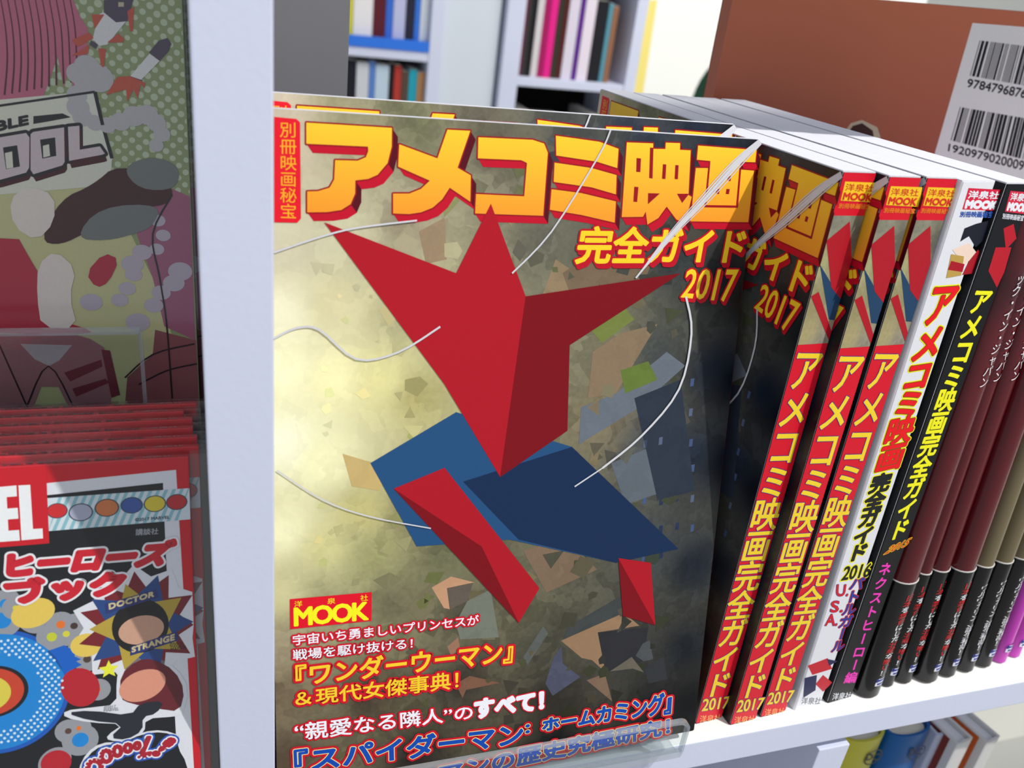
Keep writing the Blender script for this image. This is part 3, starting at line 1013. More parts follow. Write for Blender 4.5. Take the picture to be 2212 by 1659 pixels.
M_MAR = node_mat('maroon_cover', b_comic((92, 22, 30), (52, 16, 22)), 0.22, 0.5)
M_TAN = node_mat('brown_cover', b_comic((112, 100, 74), (46, 32, 24)), 0.28, 0.4)
M_MAG = node_mat('magenta_cover', b_comic((190, 60, 176), (160, 46, 150)), 0.28, 0.4)
M_OBI = node_mat('band_black', b_comic((14, 14, 16), (20, 20, 23)), 0.2, 0.5)
M_LINE = ink((214, 210, 206))
BAND_H = 0.0705
# name, x, y, thickness, lean(deg left), cover, style, label
COM = [(0.2980, 0.2402, 0.0138, -1.5, M_MAR, 'j', 'maroon comic with black band beside the black-spined guide'),
       (0.3146, 0.2450, 0.0090, -2.2, M_MAR, 'j', 'maroon comic with black band, second from the black-spined guide, set back'),
       (0.3250, 0.2450, 0.0106, -2.7, M_MAR, 'j', 'maroon comic with black band, third from the black-spined guide'),
       (0.3375, 0.2425, 0.0128, -3.3, M_MAR, 'j', 'maroon comic with black band, standing next to the brown comics'),
       (0.3522, 0.2440, 0.0108, -3.5, M_TAN, 'w', 'brown comic with black band, nearest the maroon comics'),
       (0.3655, 0.2450, 0.0108, -3.5, M_TAN, 'w', 'brown comic with black band, middle of the three'),
       (0.3785, 0.2460, 0.0108, -3.6, M_TAN, 'w', 'brown comic with black band beside the magenta comics'),
       (0.3915, 0.2470, 0.0095, -3.7, M_MAG, 'm', 'magenta comic next to the brown comics'),
       (0.4035, 0.2490, 0.0095, -3.8, M_MAG, 'm', 'magenta comic at the right edge of the picture')]
JT = '日本を舞台にした壮絶な戦い！'
JM = [1, 1, 0, 1, 1, 0, 0, 0, 1, 1, 0, 1, 1, 0]
WT = 'ウルヴァリン、誕生秘話！'
INK_W, INK_R = ink((236, 236, 240)), ink((206, 40, 46))
for i, (x, y, t, lean, mat, st, lab) in enumerate(COM):
    M = spine_M(x, y, 5.0, TILT, lean, lift=t * math.sin(math.radians(-lean)) * 0.98)
    root = empty('comic_book', M, lab, 'book', 'comics with paper bands')
    hB, w = (0.2545 if i == 0 else 0.243 - i * .0008), 0.165
    rr = 0.0055
    prof = arc_profile(w, t, rr)
    prism('cover', prof, 0, hB - 0.0012, mat, root, axis='z')
    prism('page_block', arc_profile(w - 0.001, t - 0.0012, rr - .0004)[0:1] and [(a, b + 0.0006) for a, b in arc_profile(w - 0.001, t - 0.0012, rr - 0.0006)], hB - 0.0014, hB - 0.0006, M_PAGES, root, axis='z')

    def bulge(u, t=t, rr=rr):
        s = (u - t / 2) / (t / 2)
        return -rr + (rr + 0.00035) * math.sqrt(max(0.0, 1 - min(1, s * s)))
    Fc = Frame(M, (0, 0, 0), (0, 1, 0), (0, 0, 1), (1, 0, 0), root, bulge)
    if st != 'm':
        prism('paper_band', arc_profile(w - 0.02, t, rr, 0.00030), 0.0003, BAND_H, M_OBI, root, axis='z')
        prism('band_edge', arc_profile(w - 0.02, t, rr, 0.00042), BAND_H, BAND_H + 0.0005, M_LINE, root, axis='z')
    mid = t * .58
    a, b = mid - .0030, mid + .0030
    if st == 'j':
        cq = [(a, .064), (b, .064), (b, .0145), (a, .0145)]
        cw = [(p, r) for p, r in cq]
        vtext(Fc, JT, cw, INK_W, 2, 0, mats=[INK_W, INK_R, JM], fill=1.0)
        cl = [(t * .5 - .0022, .172), (t * .5 + .0022, .172), (t * .5 + .0022, .222), (t * .5 - .0022, .222)]
        vtext(Fc, 'ック・イン・ジャパン', [cl[3], cl[2], cl[1], cl[0]], INK_W, 2, 0, fill=1.0)
    elif st == 'w':
        vtext(Fc, WT, [(a, .060), (b, .060), (b, .015), (a, .015)], INK_W, 2, 0, fill=1.0)
    lq = [[(a + k * (b - a) / 6, z) for k in range(7)] for z in (.0125, .0078)]
    strip = [[lq[0][k], lq[0][k + 1], lq[1][k + 1], lq[1][k]] for k in range(6)]
    draw(Fc, 'publisher_mark', strip, ink((228, 230, 240)), 2, label='small white mark with blue bars')
    bars = []
    for k in range(6):
        u0, u1 = a + k * (b - a) / 6, a + (k + 1) * (b - a) / 6
        if k == 0:
            bars.append([(u0, .0125), (u1, .0125), (u1, .0102), (u0, .0102)])
        else:
            bars.append([(u0, .0120), (u1, .0120), (u1, .0106), (u0, .0106)])
            bars.append([(u0, .0097), (u1, .0097), (u1, .0084), (u0, .0084)])
    draw(Fc, 'publisher_mark', bars, ink((50, 60, 140)), 3, label='dark blue bars')

# ------------------------------------------------------------------ acrylic stand under the face-out magazines
st = empty('display_stand', TR(0.02, 0.25, 0.0), 'clear acrylic stand with a raised lip under the face-out film guides', 'display stand')
SI = TR(-0.02, -0.25, 0.0)
def sput(o):
    o.matrix_local = SI
    return o
lx0, lx1, lz0, lz1 = 0.0195, 0.1868, 0.0100, 0.0285
rr = 0.0050
lip = [(lx0, lz0), (lx1, lz0)] + [(lx1 - rr + rr * math.cos(a), lz1 - rr + rr * math.sin(a)) for a in [k * PI / 12 for k in range(7)]] + [(lx0, lz1)]
sput(prism('front_lip', lip, 0.2235, 0.2258, M_ACR, st, bevel=0.0))
edge = []
rim = [(lx1, lz0), (lx1, lz1 - rr)] + lip[3:8] + [(lx1 - rr, lz1), (lx0, lz1)]
V, Fq = [], []
for k, (a, b) in enumerate(rim):
    V += [(a + .00005, 0.2234, b + .00005), (a + .00005, 0.2259, b + .00005), (a - .0011, 0.2234, b - .0011), (a - .0011, 0.2259, b - .0011)]
for k in range(len(rim) - 1):
    p, n = k * 4, k * 4 + 4
    Fq += [(p, p + 1, n + 1, n), (p + 1, p + 3, n + 3, n + 1), (p + 3, p + 2, n + 2, n + 3), (p + 2, p, n, n + 2)]
sput(mesh_obj('lip_rim', V, Fq, M_ACRE, st, smooth=False))['label'] = 'bright polished rim of the lip'
sput(prism('ledge', [(0.2235, 0.0098), (0.2245, 0.0052), (0.2300, 0.0030), (0.2750, 0.0008), (0.2750, 0.0024), (0.2310, 0.0048), (0.2262, 0.0066), (0.2258, 0.0098)], lx0, lx1, M_ACRE, st, axis='x'))
sput(prism('back_plate', [(0.2755, 0.0008), (0.2782, 0.0008), (0.3200, 0.180), (0.3178, 0.180)], lx0, lx1 - .01, M_ACR, st, axis='x'))
sput(box('foot', (lx0 + .005, 0.236, -0.0003), (lx0 + .015, 0.272, 0.0010), M_ACRE, st))
sput(box('foot', (lx1 - .022, 0.236, -0.0003), (lx1 - .012, 0.272, 0.0010), M_ACRE, st))

# ------------------------------------------------------------------ big brown book standing face-out at the back
bx0, bx1, by = 0.2645, 0.4750, 0.4400
BM = TR(bx0, by, shz(by) + 0.0003) @ RX(-1.0)
bb = empty('large_book', BM, 'large rust brown book back-cover out with a white barcode panel, behind the row', 'book')
hl, hr = 0.3110, 0.3185
prism('cover', [(0, 0), (bx1 - bx0, 0), (bx1 - bx0, hr), (0, hl)], 0, 0.0008, grad_mat('rust_cover', (204, 118, 84), (154, 78, 66), 0.20, 0.315), bb)  # print gradient, with part of the light falloff painted into it
prism('page_block', [(0.001, 0.001), (bx1 - bx0 - .001, .001), (bx1 - bx0 - .001, hr - .001), (0.001, hl - .001)], 0.0009, 0.010, M_PAGES, bb)
box('spine', (0.0, 0.0008, 0.0), (0.0009, 0.0101, hl), ink((176, 100, 78)), bb)
prism('cover', [(0, 0), (bx1 - bx0, 0), (bx1 - bx0, hr), (0, hl)], 0.0101, 0.0109, ink((120, 60, 50)), bb)
FB = Frame(BM, (0, 0, 0), (1, 0, 0), (0, 0, 1), (0, -1, 0), bb)
CBR = (1900, 0, 4.147)
def fb(L, c=None): return FB.pts(L, c)
draw(FB, 'printed_panel', [fb([(832, 205), (1640, 268), (1330, 1720), (440, 1560)], CBR)], ink((238, 240, 234)), 1, label='white barcode panel')
def bars(top, n, seed):
    r = random.Random(seed)
    tl, tr, br, bl = fb(top, CBR)
    out, a = [], 0.0
    while a < 1:
        wbar = r.choice((1, 1, 2, 3, 1, 4)) / n
        gap = r.choice((1, 1, 2, 1, 3)) / n
        b = min(1, a + wbar)
        L = lambda t, p, q_: (p[0] + (q_[0] - p[0]) * t, p[1] + (q_[1] - p[1]) * t)
        out.append([L(a, tl, tr), L(b, tl, tr), L(b, bl, br), L(a, bl, br)])
        a = b + gap
    return out
BK = ink((18, 18, 20))
draw(FB, 'barcode', bars([(897, 362), (1530, 440), (1440, 792), (808, 678)], 105, 5), BK, 2)
draw(FB, 'barcode', bars([(720, 958), (1420, 1080), (1335, 1440), (636, 1256)], 105, 8), BK, 2)
text(FB, '9784796876', fb([(795, 705), (1322, 800), (1302, 880), (780, 778)], CBR), BK, 2, .00018)
text(FB, '1920979020009', fb([(622, 1288), (1300, 1445), (1284, 1528), (612, 1352)], CBR), BK, 2, .00018)
draw(FB, 'printed_mark', [fb(L) for L in ([(1822, 287), (1838, 266), (1862, 259), (1895, 275), (1903, 300), (1880, 300)],)], ink((206, 186, 160)), 1, label='cream outlined mark at the lower edge')
draw(FB, 'printed_mark', [fb(L) for L in ([(1830, 289), (1842, 272), (1862, 266), (1885, 282), (1888, 299)],)], ink((70, 34, 32)), 2, label='dark centre of the mark')

# ------------------------------------------------------------------ thick books on the shelf below
def low_book(lab, pxl, pxr, Y, hgt, mat, side, cat='book', depth=0.15, yaw=2.0, rnd_sp=0.004, pages=M_CREAM):
    A, B = ony(*pxl, Y), ony(*pxr, Y)
    t = abs(B.x - A.x)
    z0 = -0.3828
    h = A.z - z0
    M = TR(A.x, Y, z0 + 0.0002) @ RZ(-(90 - yaw))
    r = empty('hardcover_book', M, lab, cat, 'thick books on the lower shelf')
    n = 10
    outer = arc_profile(depth, t, rnd_sp)
    inner = [(a, b) for a, b in arc_profile(depth + .0001, t - 0.004, rnd_sp - 0.0015)]
    inner = [(a, b + 0.002) for a, b in inner]
    inner[0] = (-depth + .0001, inner[0][1]); inner[-1] = (-depth + .0001, inner[-1][1])
    ring = outer + [(a - .0018 if 0 < k < len(inner) - 1 else a, b) for k, (a, b) in list(enumerate(inner))[::-1]]
    prism('cover', ring, 0, h, mat, r, axis='z')
    prism('page_block', [(a, b + .0021) for a, b in arc_profile(depth - .004, t - 0.0043, rnd_sp)], 0.003, h - 0.003, pages, r, axis='z').location = (-.002, 0, 0)
    if side:
        o = mesh_obj('cover_side', [(-depth + .002, -.0003, .002), (-.006, -.0003, .002), (-.006, -.0003, h - .001), (-depth + .002, -.0003, h - .001)], [(0, 1, 2, 3)], side, r)
    return r, M, t, h


YD = 0.285
ry, My, ty, hy = low_book('thick yellow book with a round black badge, on the shelf below', (1839, 1611), (1922, 1606), YD, 0, ink((190, 184, 62)), None, rnd_sp=.007)
FY = Frame(My, (0, 0, 0), (0, 1, 0), (0, 0, 1), (1, 0, 0), ry, lambda u: .0006)
CL = (1700, 1480, 4.32)
def ring(c, r0, r1, n=28):
    o_ = ell(c, r1, r1, n); i_ = ell(c, r0, r0, n)
    return [[o_[k], o_[(k + 1) % n], i_[(k + 1) % n], i_[k]] for k in range(n)]
c0 = FY.px(1885, 1634); e0 = FY.px(1901, 1632)
rad = math.hypot(e0[0] - c0[0], e0[1] - c0[1])
draw(FY, 'printed_badge', ring(c0, rad * .92, rad * 1.08), ink((40, 44, 30)), 2)
text(FY, 'DC', FY.pts([(745, 635), (865, 630), (842, 690), (728, 695)], CL), ink((40, 44, 30)), 2, .00025)
rb, Mb, tb, hb_ = low_book('thick blue book with a dark round badge, on the shelf below', (1934, 1600), (2019, 1598), YD, 0, ink((10, 84, 150)), None, rnd_sp=.007)
FZ = Frame(Mb, (0, 0, 0), (0, 1, 0), (0, 0, 1), (1, 0, 0), rb, lambda u: .0006)
c0 = FZ.px(1979, 1624)
draw(FZ, 'printed_badge', ring(c0, rad * .92, rad * 1.05), ink((10, 44, 84)), 2)
text(FZ, 'DC', FZ.pts([(1150, 590), (1262, 580), (1240, 640), (1130, 650)], CL), ink((10, 30, 60)), 2, .00025)
low_book('slim lilac-grey book between the blue and the brown-sided books below', (2026, 1590), (2042, 1592), YD + .004, 0, ink((176, 182, 204)), ink((150, 156, 180)), rnd_sp=.002)
low_book('white-spined book with a brown side on the shelf below', (2070, 1610), (2106, 1610), YD - .006, 0, ink((206, 204, 204)), ink((120, 52, 44)), yaw=9, rnd_sp=.001, pages=M_PAGES)
low_book('white-spined book with an orange side on the shelf below', (2134, 1606), (2168, 1602), YD - .004, 0, ink((206, 204, 204)), ink((196, 92, 40)), yaw=11, rnd_sp=.001, pages=M_PAGES)

# ------------------------------------------------------------------ left bay: sticker books
SG = 1.0
top_r = ony(407, 986, 0.277)
SLEAN = 20.0
SH, SWd, ST = 0.132, 0.20, 0.0056
SM = TR(top_r.x, top_r.y, top_r.z) @ RX(-SLEAN) @ TR(0, 0, -SH)
_c = SM @ Vector((0, ST, 0))
LZ = _c.z + (_c.y - SF) * math.tan(math.radians(TILT)) - 0.0002
upart('shelf_board', (-0.60, SF + 0.0005, LZ - 0.0165), (-0.0034, 0.455, LZ), tilt=True)
sk = empty('sticker_book', SM, 'red and black sticker book face out in front of its stack', 'book', 'red sticker books stacked in the left bay')
SRED = ink((206, 16, 34), rough=.25)
box('cover', (-SWd, 0, 0), (0, ST, SH), SRED, sk, 0.0004)
FS = Frame(SM, (-SWd, 0, 0), (1, 0, 0), (0, 0, 1), (0, -1, 0), sk)
FT = Frame(SM, (-SWd, 0, SH), (1, 0, 0), (0, 1, 0), (0, 0, 1), sk)
D4, D5, D3 = (0, 1000, 4.608), (0, 1300, 4.608), (0, 700, 4.608)
def fs(L, c=None): return FS.pts(L, c)
K1, GW, LG = ink((20, 22, 26)), ink((226, 228, 234)), ink((150, 152, 158))
U0 = 0.0
def ext(L, lo=0.001): return [(max(a, lo), b) for a, b in L]
pw = fs([(-3000, 560), (1752, 68), (1840, 1500), (1960, 3600), (-3000, 3600)], D4)
pk = fs([(-3000, 690), (1622, 198), (1650, 900), (1690, 1600), (1800, 3600), (-3000, 3600)], D4)
draw(FS, 'printed_frame', [ext([(a, max(b, .002)) for a, b in pw])], GW, 1, label='white printed frame')
draw(FS, 'printed_ground', [ext([(a, max(b, .001)) for a, b in pk])], K1, 2, label='black printed ground')
draw(FS, 'printed_panel', [ext(fs([(-1500, 190), (458, 20), (492, 798), (-1500, 960)], D4))], SRED, 6, label='red logo panel')
draw(FS, 'lettering', [fs([(-150, 250), (165, 222), (170, 330), (68, 338), (74, 452), (178, 445), (185, 552), (80, 560), (86, 672), (192, 665), (200, 770), (-150, 795)], D4),
                       fs([(185, 222), (302, 216), (330, 655), (425, 650), (430, 748), (216, 768)], D4)], ink((242, 244, 250)), 7)
draw(FS, 'printed_tape', [fs([(468, 350), (1885, 250), (1895, 560), (482, 678)], D4)], ink((214, 226, 232)), 3, label='pale striped tape')
tl, tr, br, bl = fs([(468, 350), (1885, 250), (1895, 560), (482, 678)], D4)
sp = []
for k in range(17):
    a = (k + .3) / 17.5
    w_ = .026
    L = lambda t, p, q_: (p[0] + (q_[0] - p[0]) * t, p[1] + (q_[1] - p[1]) * t)
    sp.append([L(min(a + .06, 1), tl, tr), L(min(a + .06 + w_, 1), tl, tr), L(max(a + w_ - .05, 0), bl, br), L(max(a - .05, 0), bl, br)])
draw(FS, 'printed_stripes', sp, ink((140, 192, 202)), 4)
bub = [((570, 475), (206, 40, 44), 95, 62), ((805, 490), (176, 180, 200), 110, 75), ((1065, 445), (208, 120, 70), 110, 75), ((1312, 420), (60, 90, 160), 100, 72), ((1542, 405), (220, 200, 60), 100, 70), ((1760, 388), (190, 40, 44), 95, 68)]
pl, cl_ = [], []
for (c, col, rx, ry_) in bub:
    cc = FS.px(D4[0] + c[0] / 4.608, D4[1] + c[1] / 4.608); k = FS.px(D4[0] + (c[0] + rx) / 4.608, D4[1] + c[1] / 4.608)[0] - cc[0]
    pl.append(ell(cc, k, k * .82, 20)); cl_.append(s2l(col))
draw(FS, 'printed_bubbles', [[(a + (a - sum(p[0] for p in P_) / 20) * .12, b + (b - sum(p[1] for p in P_) / 20) * .12) for a, b in P_] for P_ in pl], ink((60, 66, 80)), 4.6)
draw(FS, 'printed_bubbles', pl, M_FLATART, 5, cols=cl_, label='plain coloured bubbles')
text(FS, '©2017 MARVEL', fs([(1345, 548), (1688, 522), (1688, 552), (1347, 580)], D4), ink((50, 60, 70)), 6, .00003)
text(FS, '講談社', fs([(1352, 655), (1580, 648), (1572, 708), (1350, 722)], D4), ink((170, 172, 176)), 3, .00004)
for s, L in (('ヒーローズ', [(100, 905), (1760, 770), (1620, 1000), (85, 1125)]), ('ブック', [(30, 1180), (1255, 1075), (1190, 1300), (190, 1390)])):
    text(FS, s, fs(L, D4), ink((236, 236, 240)), 8, .0016)
    text(FS, s, fs(L, D4), ink((206, 24, 44)), 9, .0009)
# big dotted disc and smaller dots
dc = FS.px(-20 / 4.608, 1300 + 900 / 4.608); de = FS.px(690 / 4.608, 1300 + 930 / 4.608)
rD = math.hypot(de[0] - dc[0], de[1] - dc[1])
def clipu(P_, lo=.001): return [(max(a, lo), max(b, .002)) for a, b in P_]
draw(FS, 'printed_disc', [clipu(ell(dc, rD, rD, 64))], ink((20, 90, 186)), 3, label='dark blue disc rim')
draw(FS, 'printed_disc', [clipu(ell(dc, rD * .935, rD * .935, 64))], ink((20, 134, 212)), 4, label='blue disc')
dd = []
s_ = rD * .094
for i in range(-12, 13):
    for j in range(-14, 15):
        x_, y_ = (i + (j % 2) * .5) * s_, j * s_ * .62
        if rD * .60 < math.hypot(x_, y_) < rD * .90 and x_ > -rD * .2:
            dd.append(ell((dc[0] + x_, dc[1] + y_), s_ * .23, s_ * .23, 8))
draw(FS, 'printed_dots', dd, ink((214, 234, 246)), 5)
draw(FS, 'printed_shape', [clipu(ell((dc[0] - rD * .08, dc[1] + rD * .02), rD * .50, rD * .42, 40))], K1, 5, label='plain black rounded shape')
draw(FS, 'printed_shape', [clipu(ell((dc[0] - rD * .1, dc[1] + rD * .02), rD * .46, rD * .38, 40))], ink((204, 66, 40)), 6, label='plain orange rounded shape')
draw(FS, 'printed_shape', [clipu(ell((dc[0] - rD * .2, dc[1] - rD * .0), rD * .38, rD * .3, 40))], ink((222, 206, 76)), 7, label='plain yellow rounded shape')
GR = ink((152, 154, 160))
sp2, sc2 = [], []
for x_, y_, r_, col in ((20, 185, 95, (20, 134, 212)), (55, 20, 60, (20, 134, 212)), (605, 225, 45, (232, 116, 40)), (738, 238, 38, (70, 50, 46)), (516, 348, 52, (200, 206, 50)), (660, 318, 36, (216, 212, 60)),
                        (868, 570, 40, (80, 60, 52)), (980, 872, 24, (232, 116, 40)), (680, 1285, 34, (90, 66, 56)), (785, 1255, 26, (232, 116, 40)), (800, 1372, 84, (20, 134, 212)), (155, 60, 30, (216, 206, 60)), (70, -20, 22, (232, 116, 40))):
    c = FS.px(x_ / 4.608, 1300 + y_ / 4.608); e = FS.px((x_ + r_) / 4.608, 1300 + y_ / 4.608)
    k = e[0] - c[0]
    sp2.append((c, k)); sc2.append(s2l(col))
draw(FS, 'printed_dots', [ell(c, k + .0032, k + .0032, 20) for c, k in sp2], GR, 3.3, label='grey rings')
draw(FS, 'printed_dots', [ell(c, k, k, 20) for c, k in sp2], M_FLATART, 3.7, cols=sc2, label='coloured dots')
# blank generic sticker shapes
draw(FS, 'printed_shape', [inset_curve(fs(L, D5), 2) for L in ([(130, 130), (250, -20), (480, 0), (560, 140), (440, 230), (380, 330), (210, 280)], [(650, 480), (740, 330), (900, 320), (1000, 400), (930, 520), (760, 600)],
     [(640, 720), (760, 680), (900, 690), (960, 760), (930, 900), (990, 960), (880, 1010), (720, 1030)], [(380, 1560), (520, 1440), (700, 1450), (720, 1600), (600, 1700), (380, 1700)])], GR, 3.5, label='grey sticker borders')
draw(FS, 'printed_shape', [ell(FS.px(x_ / 4.608, 1300 + y_ / 4.608), a_, b_, 24, r_) for x_, y_, a_, b_, r_ in ((330, 110, .0068, .005, .3), (860, 430, .005, .0042, 0))], ink((232, 200, 90)), 4.2, label='plain yellow ovals')
draw(FS, 'printed_shape', [ell(FS.px(x_ / 4.608, 1300 + y_ / 4.608), a_, b_, 24, r_) for x_, y_, a_, b_, r_ in ((800, 850, .006, .0072, .3), (560, 1600, .0048, .0046, 0))], ink((186, 26, 40)), 4.2, label='plain red ovals')
draw(FS, 'printed_shape', [fs([(470, 490), (640, 430), (760, 500), (740, 540), (810, 570), (760, 590), (815, 625), (640, 715), (560, 600)], D5)], ink((10, 96, 196)), 4, label='blue brush patch')
# starburst sticker with its two ribbons
def star(c, r0, r1, n, rot=0.0, lim=SWd - .0005):
    r0, r1 = (r0 * .88, r1 * .88) if r1 > .01 else (r0, r1)
    return [(min(lim, c[0] + (r1 if k % 2 else r0) * math.cos(rot + PI * k / n)), c[1] + (r1 if k % 2 else r0) * math.sin(rot + PI * k / n)) for k in range(2 * n)]
sc_ = FS.px(1400 / 4.608, 1300 + 240 / 4.608)
draw(FS, 'printed_sticker', [star(sc_, .0205, .0255, 11, .2)], GW, 4, label='white star shaped sticker border')
draw(FS, 'printed_sticker', [star(sc_, .0150, .0228, 11, .2)], ink((120, 26, 34)), 5, label='dark red star')
draw(FS, 'printed_sticker', [star(sc_, .0110, .0215, 5, .6)], ink((36, 70, 130)), 5.4, label='blue star points')
draw(FS, 'printed_sticker', [star(sc_, .0100, .0185, 5, 1.2)], ink((186, 160, 60)), 5.8, label='gold star points')
draw(FS, 'printed_sticker', [ell((sc_[0], sc_[1]), .0092, .0098, 30)], ink((26, 22, 22)), 6.2, label='plain black disc')
draw(FS, 'printed_sticker', [ell((sc_[0] + .0002, sc_[1] - .0014), .0074, .0052, 30, .1)], ink((206, 160, 134)), 6.6, label='plain tan oval')
NV = ink((40, 52, 112))
draw(FS, 'printed_sticker', [fs([(1045, 1400), (1560, 1255), (1580, 1335), (1055, 1500)], D4), fs([(1300, 445), (1760, 290), (1780, 380), (1295, 535)], D5)], NV, 7, label='navy ribbons')
PT = ink((214, 196, 150))
text(FS, 'DOCTOR', fs([(1085, 1400), (1535, 1275), (1530, 1325), (1090, 1455)], D4), PT, 8, .00016, spacing=1.1)
text(FS, 'STRANGE', fs([(1315, 450), (1735, 318), (1735, 375), (1315, 500)], D5), PT, 8, .00016, spacing=1.1)
draw(FS, 'printed_star', [star(FS.px(1085 / 4.608, 1300 + 670 / 4.608), .0034, .0015, 5, .3)], ink((238, 236, 60)), 5.9)
draw(FS, 'printed_panel', [fs([(1660, 350), (1860, 345), (1880, 450), (1680, 520)], D5)], GW, 4.4, label='white caption tab')
text(FS, '©2017', fs([(1690, 405), (1812, 395), (1812, 440), (1692, 450)], D5), K1, 6, .00002)
text(FS, 'MARVEL', fs([(1700, 455), (1860, 430), (1860, 460), (1702, 488)], D5), K1, 6, .00002)
# big plain sticker: white bordered rounded shapes in maroon, skin and black
wb = [(1190, 640), (1340, 545), (1520, 530), (1760, 650), (1885, 860), (1820, 1120), (1740, 1140), (1450, 1160), (1440, 1300), (1280, 1390), (1080, 1380), (1060, 1330), (1230, 1215), (900, 1200), (640, 1150), (640, 1080), (900, 1050), (1160, 1020), (1160, 780)]
draw(FS, 'printed_sticker', [inset_curve(fs(wb, D5), 1)], GW, 5, label='white border of the large sticker')
draw(FS, 'printed_sticker', [inset_curve(fs([(1200, 720), (1360, 580), (1520, 560), (1740, 680), (1840, 880), (1790, 1090), (1560, 1060), (1300, 1010), (1195, 960)], D5), 1)], ink((104, 28, 36)), 6, label='plain maroon rounded patch')
draw(FS, 'printed_sticker', [ell(FS.px(1420 / 4.608, 1300 + 830 / 4.608), .0078, .0056, 30, .3)], ink((222, 150, 124)), 7, label='plain peach oval')
draw(FS, 'printed_sticker', [inset_curve(fs([(650, 1100), (900, 1075), (1300, 1130), (1400, 1000), (1640, 980), (1560, 1110), (1420, 1140), (1420, 1280), (1260, 1370), (1090, 1350), (1240, 1210), (900, 1180)], D5), 1)], ink((34, 36, 46)), 8, label='plain dark patch')
text(FS, '©2017', fs([(1035, 1035), (1155, 1020), (1155, 1045), (1037, 1062)], D5), LG, 9, .00002)
text(FS, 'MARVEL', fs([(1035, 1062), (1185, 1045), (1185, 1075), (1037, 1090)], D5), LG, 9, .00002)
# shout lettering
halo = [(780, 1660), (860, 1500), (1000, 1400), (1200, 1390), (1420, 1290), (1620, 1270), (1800, 1330), (1800, 1440), (1900, 1600), (1910, 1800), (780, 1800)]
draw(FS, 'printed_panel', [ext(inset_curve(fs(halo, D5), 1))], GW, 6.3, label='white edge of the shout lettering')
halo2 = [(805, 1680), (880, 1520), (1010, 1425), (1200, 1410), (1420, 1310), (1620, 1290), (1780, 1345), (1770, 1450), (1860, 1600), (1880, 1800), (805, 1800)]
draw(FS, 'printed_panel', [ext(inset_curve(fs(halo2, D5), 1))], K1, 6.8, label='black ground of the shout lettering')
for ch, L in (('O', [(860, 1570), (1020, 1565), (1020, 1700), (870, 1720)]), ('O', [(1000, 1470), (1110, 1465), (1115, 1590), (1010, 1600)]), ('O', [(1125, 1430), (1210, 1425), (1215, 1530), (1130, 1540)]),
              ('O', [(1235, 1410), (1310, 1405), (1312, 1490), (1238, 1498)]), ('O', [(1335, 1395), (1395, 1390), (1395, 1460), (1338, 1466)]), ('L', [(1470, 1345), (1560, 1340), (1490, 1520), (1385, 1540)]), ('!', [(1690, 1345), (1760, 1380), (1560, 1530), (1515, 1510)])):
    Q = fs(L, D5)
    text(FS, ch, Q, ink((36, 84, 180)), 7.3, .0017)
    text(FS, ch, Q, ink((240, 240, 246)), 7.8, .0011)
    text(FS, ch, Q, ink((176, 24, 44)), 8.3, .0006)
# writing on the top edge
def topq(u0, u1, lo=.24, hi=.76): return [(u0, ST * hi), (u1, ST * hi), (u1, ST * lo), (u0, ST * lo)]
text(FT, "MARVEL'S STICKER BOOK", topq(SWd - .0665, SWd - .0178), K1, 1, .00016)
text(FT, '講談社', topq(SWd - .0150, SWd - .0055, .34, .66), ink((200, 150, 150)), 1, .00004)
for a_, m_, ly in ((.0011, ink((226, 190, 192)), 1), (.0005, ink((170, 18, 34)), 2)):
    text(FT, 'ヒーローズブック', topq(SWd - .125, SWd - .071, .2, .8), m_, ly, a_ * .6)
# film wrap
bag = box('film_wrap', (-SWd - .002, -0.0012, -.001), (0.0062, ST + .0003, SH + .0010), M_BAG, sk)
bag['label'] = 'clear film wrapping'
rs = random.Random(3)
LABS = ['second from the front, its red top edge just above', 'third from the front', 'fourth from the front', 'fifth from the front', 'sixth from the front', 'rearmost, against the comic']
offs = [(0.0048, .0000), (.0040, .0004), (.0018, .0006), (.0015, .0008), (-.0030, .0004), (.0036, -.0006)]
for k in range(6):
    c = copy_tree(sk)
    c.matrix_world = SM @ TR(offs[k][0] * .7, (k + 1) * (ST + .0012), offs[k][1] * .3 + .0021 * (k + 1))
    c['label'] = 'red sticker book in the stack, ' + LABS[k]

# ------------------------------------------------------------------ left bay: comic on its easel
CG = 1.9
CM0 = ony(402, 300, 0.352)
CMz = 0.100
CLN = 4.0
CMX = TR(-0.0068, 0.345, CMz) @ RX(-CLN)
cm = empty('comic_book', CMX, 'green and pink comic book displayed face out in the dark left bay', 'book')
CWd, CH, CT = 0.170, 0.262, 0.006
GN = (150, 168, 118)
box('cover', (-CWd, 0, 0), (0, CT, CH), ink(GN), cm, .0003)
FCm = Frame(CMX, (-CWd, 0, 0), (1, 0, 0), (0, 0, 1), (0, -1, 0), cm)
A1, A2, A3 = (0, 0, 4.147), (0, 380, 4.367), (0, 700, 4.608)
def fc(L, c=None):
    P_ = FCm.pts(L, c)
    return [(min(max(a, .0005), CWd - .0003), min(max(b, .0005), CH - .0005)) for a, b in P_]
def ci(r, g_, b_): return ink((min(255, int(r * 1.38)), min(255, int(g_ * 1.38)), min(255, int(b_ * 1.38))), rough=.3)
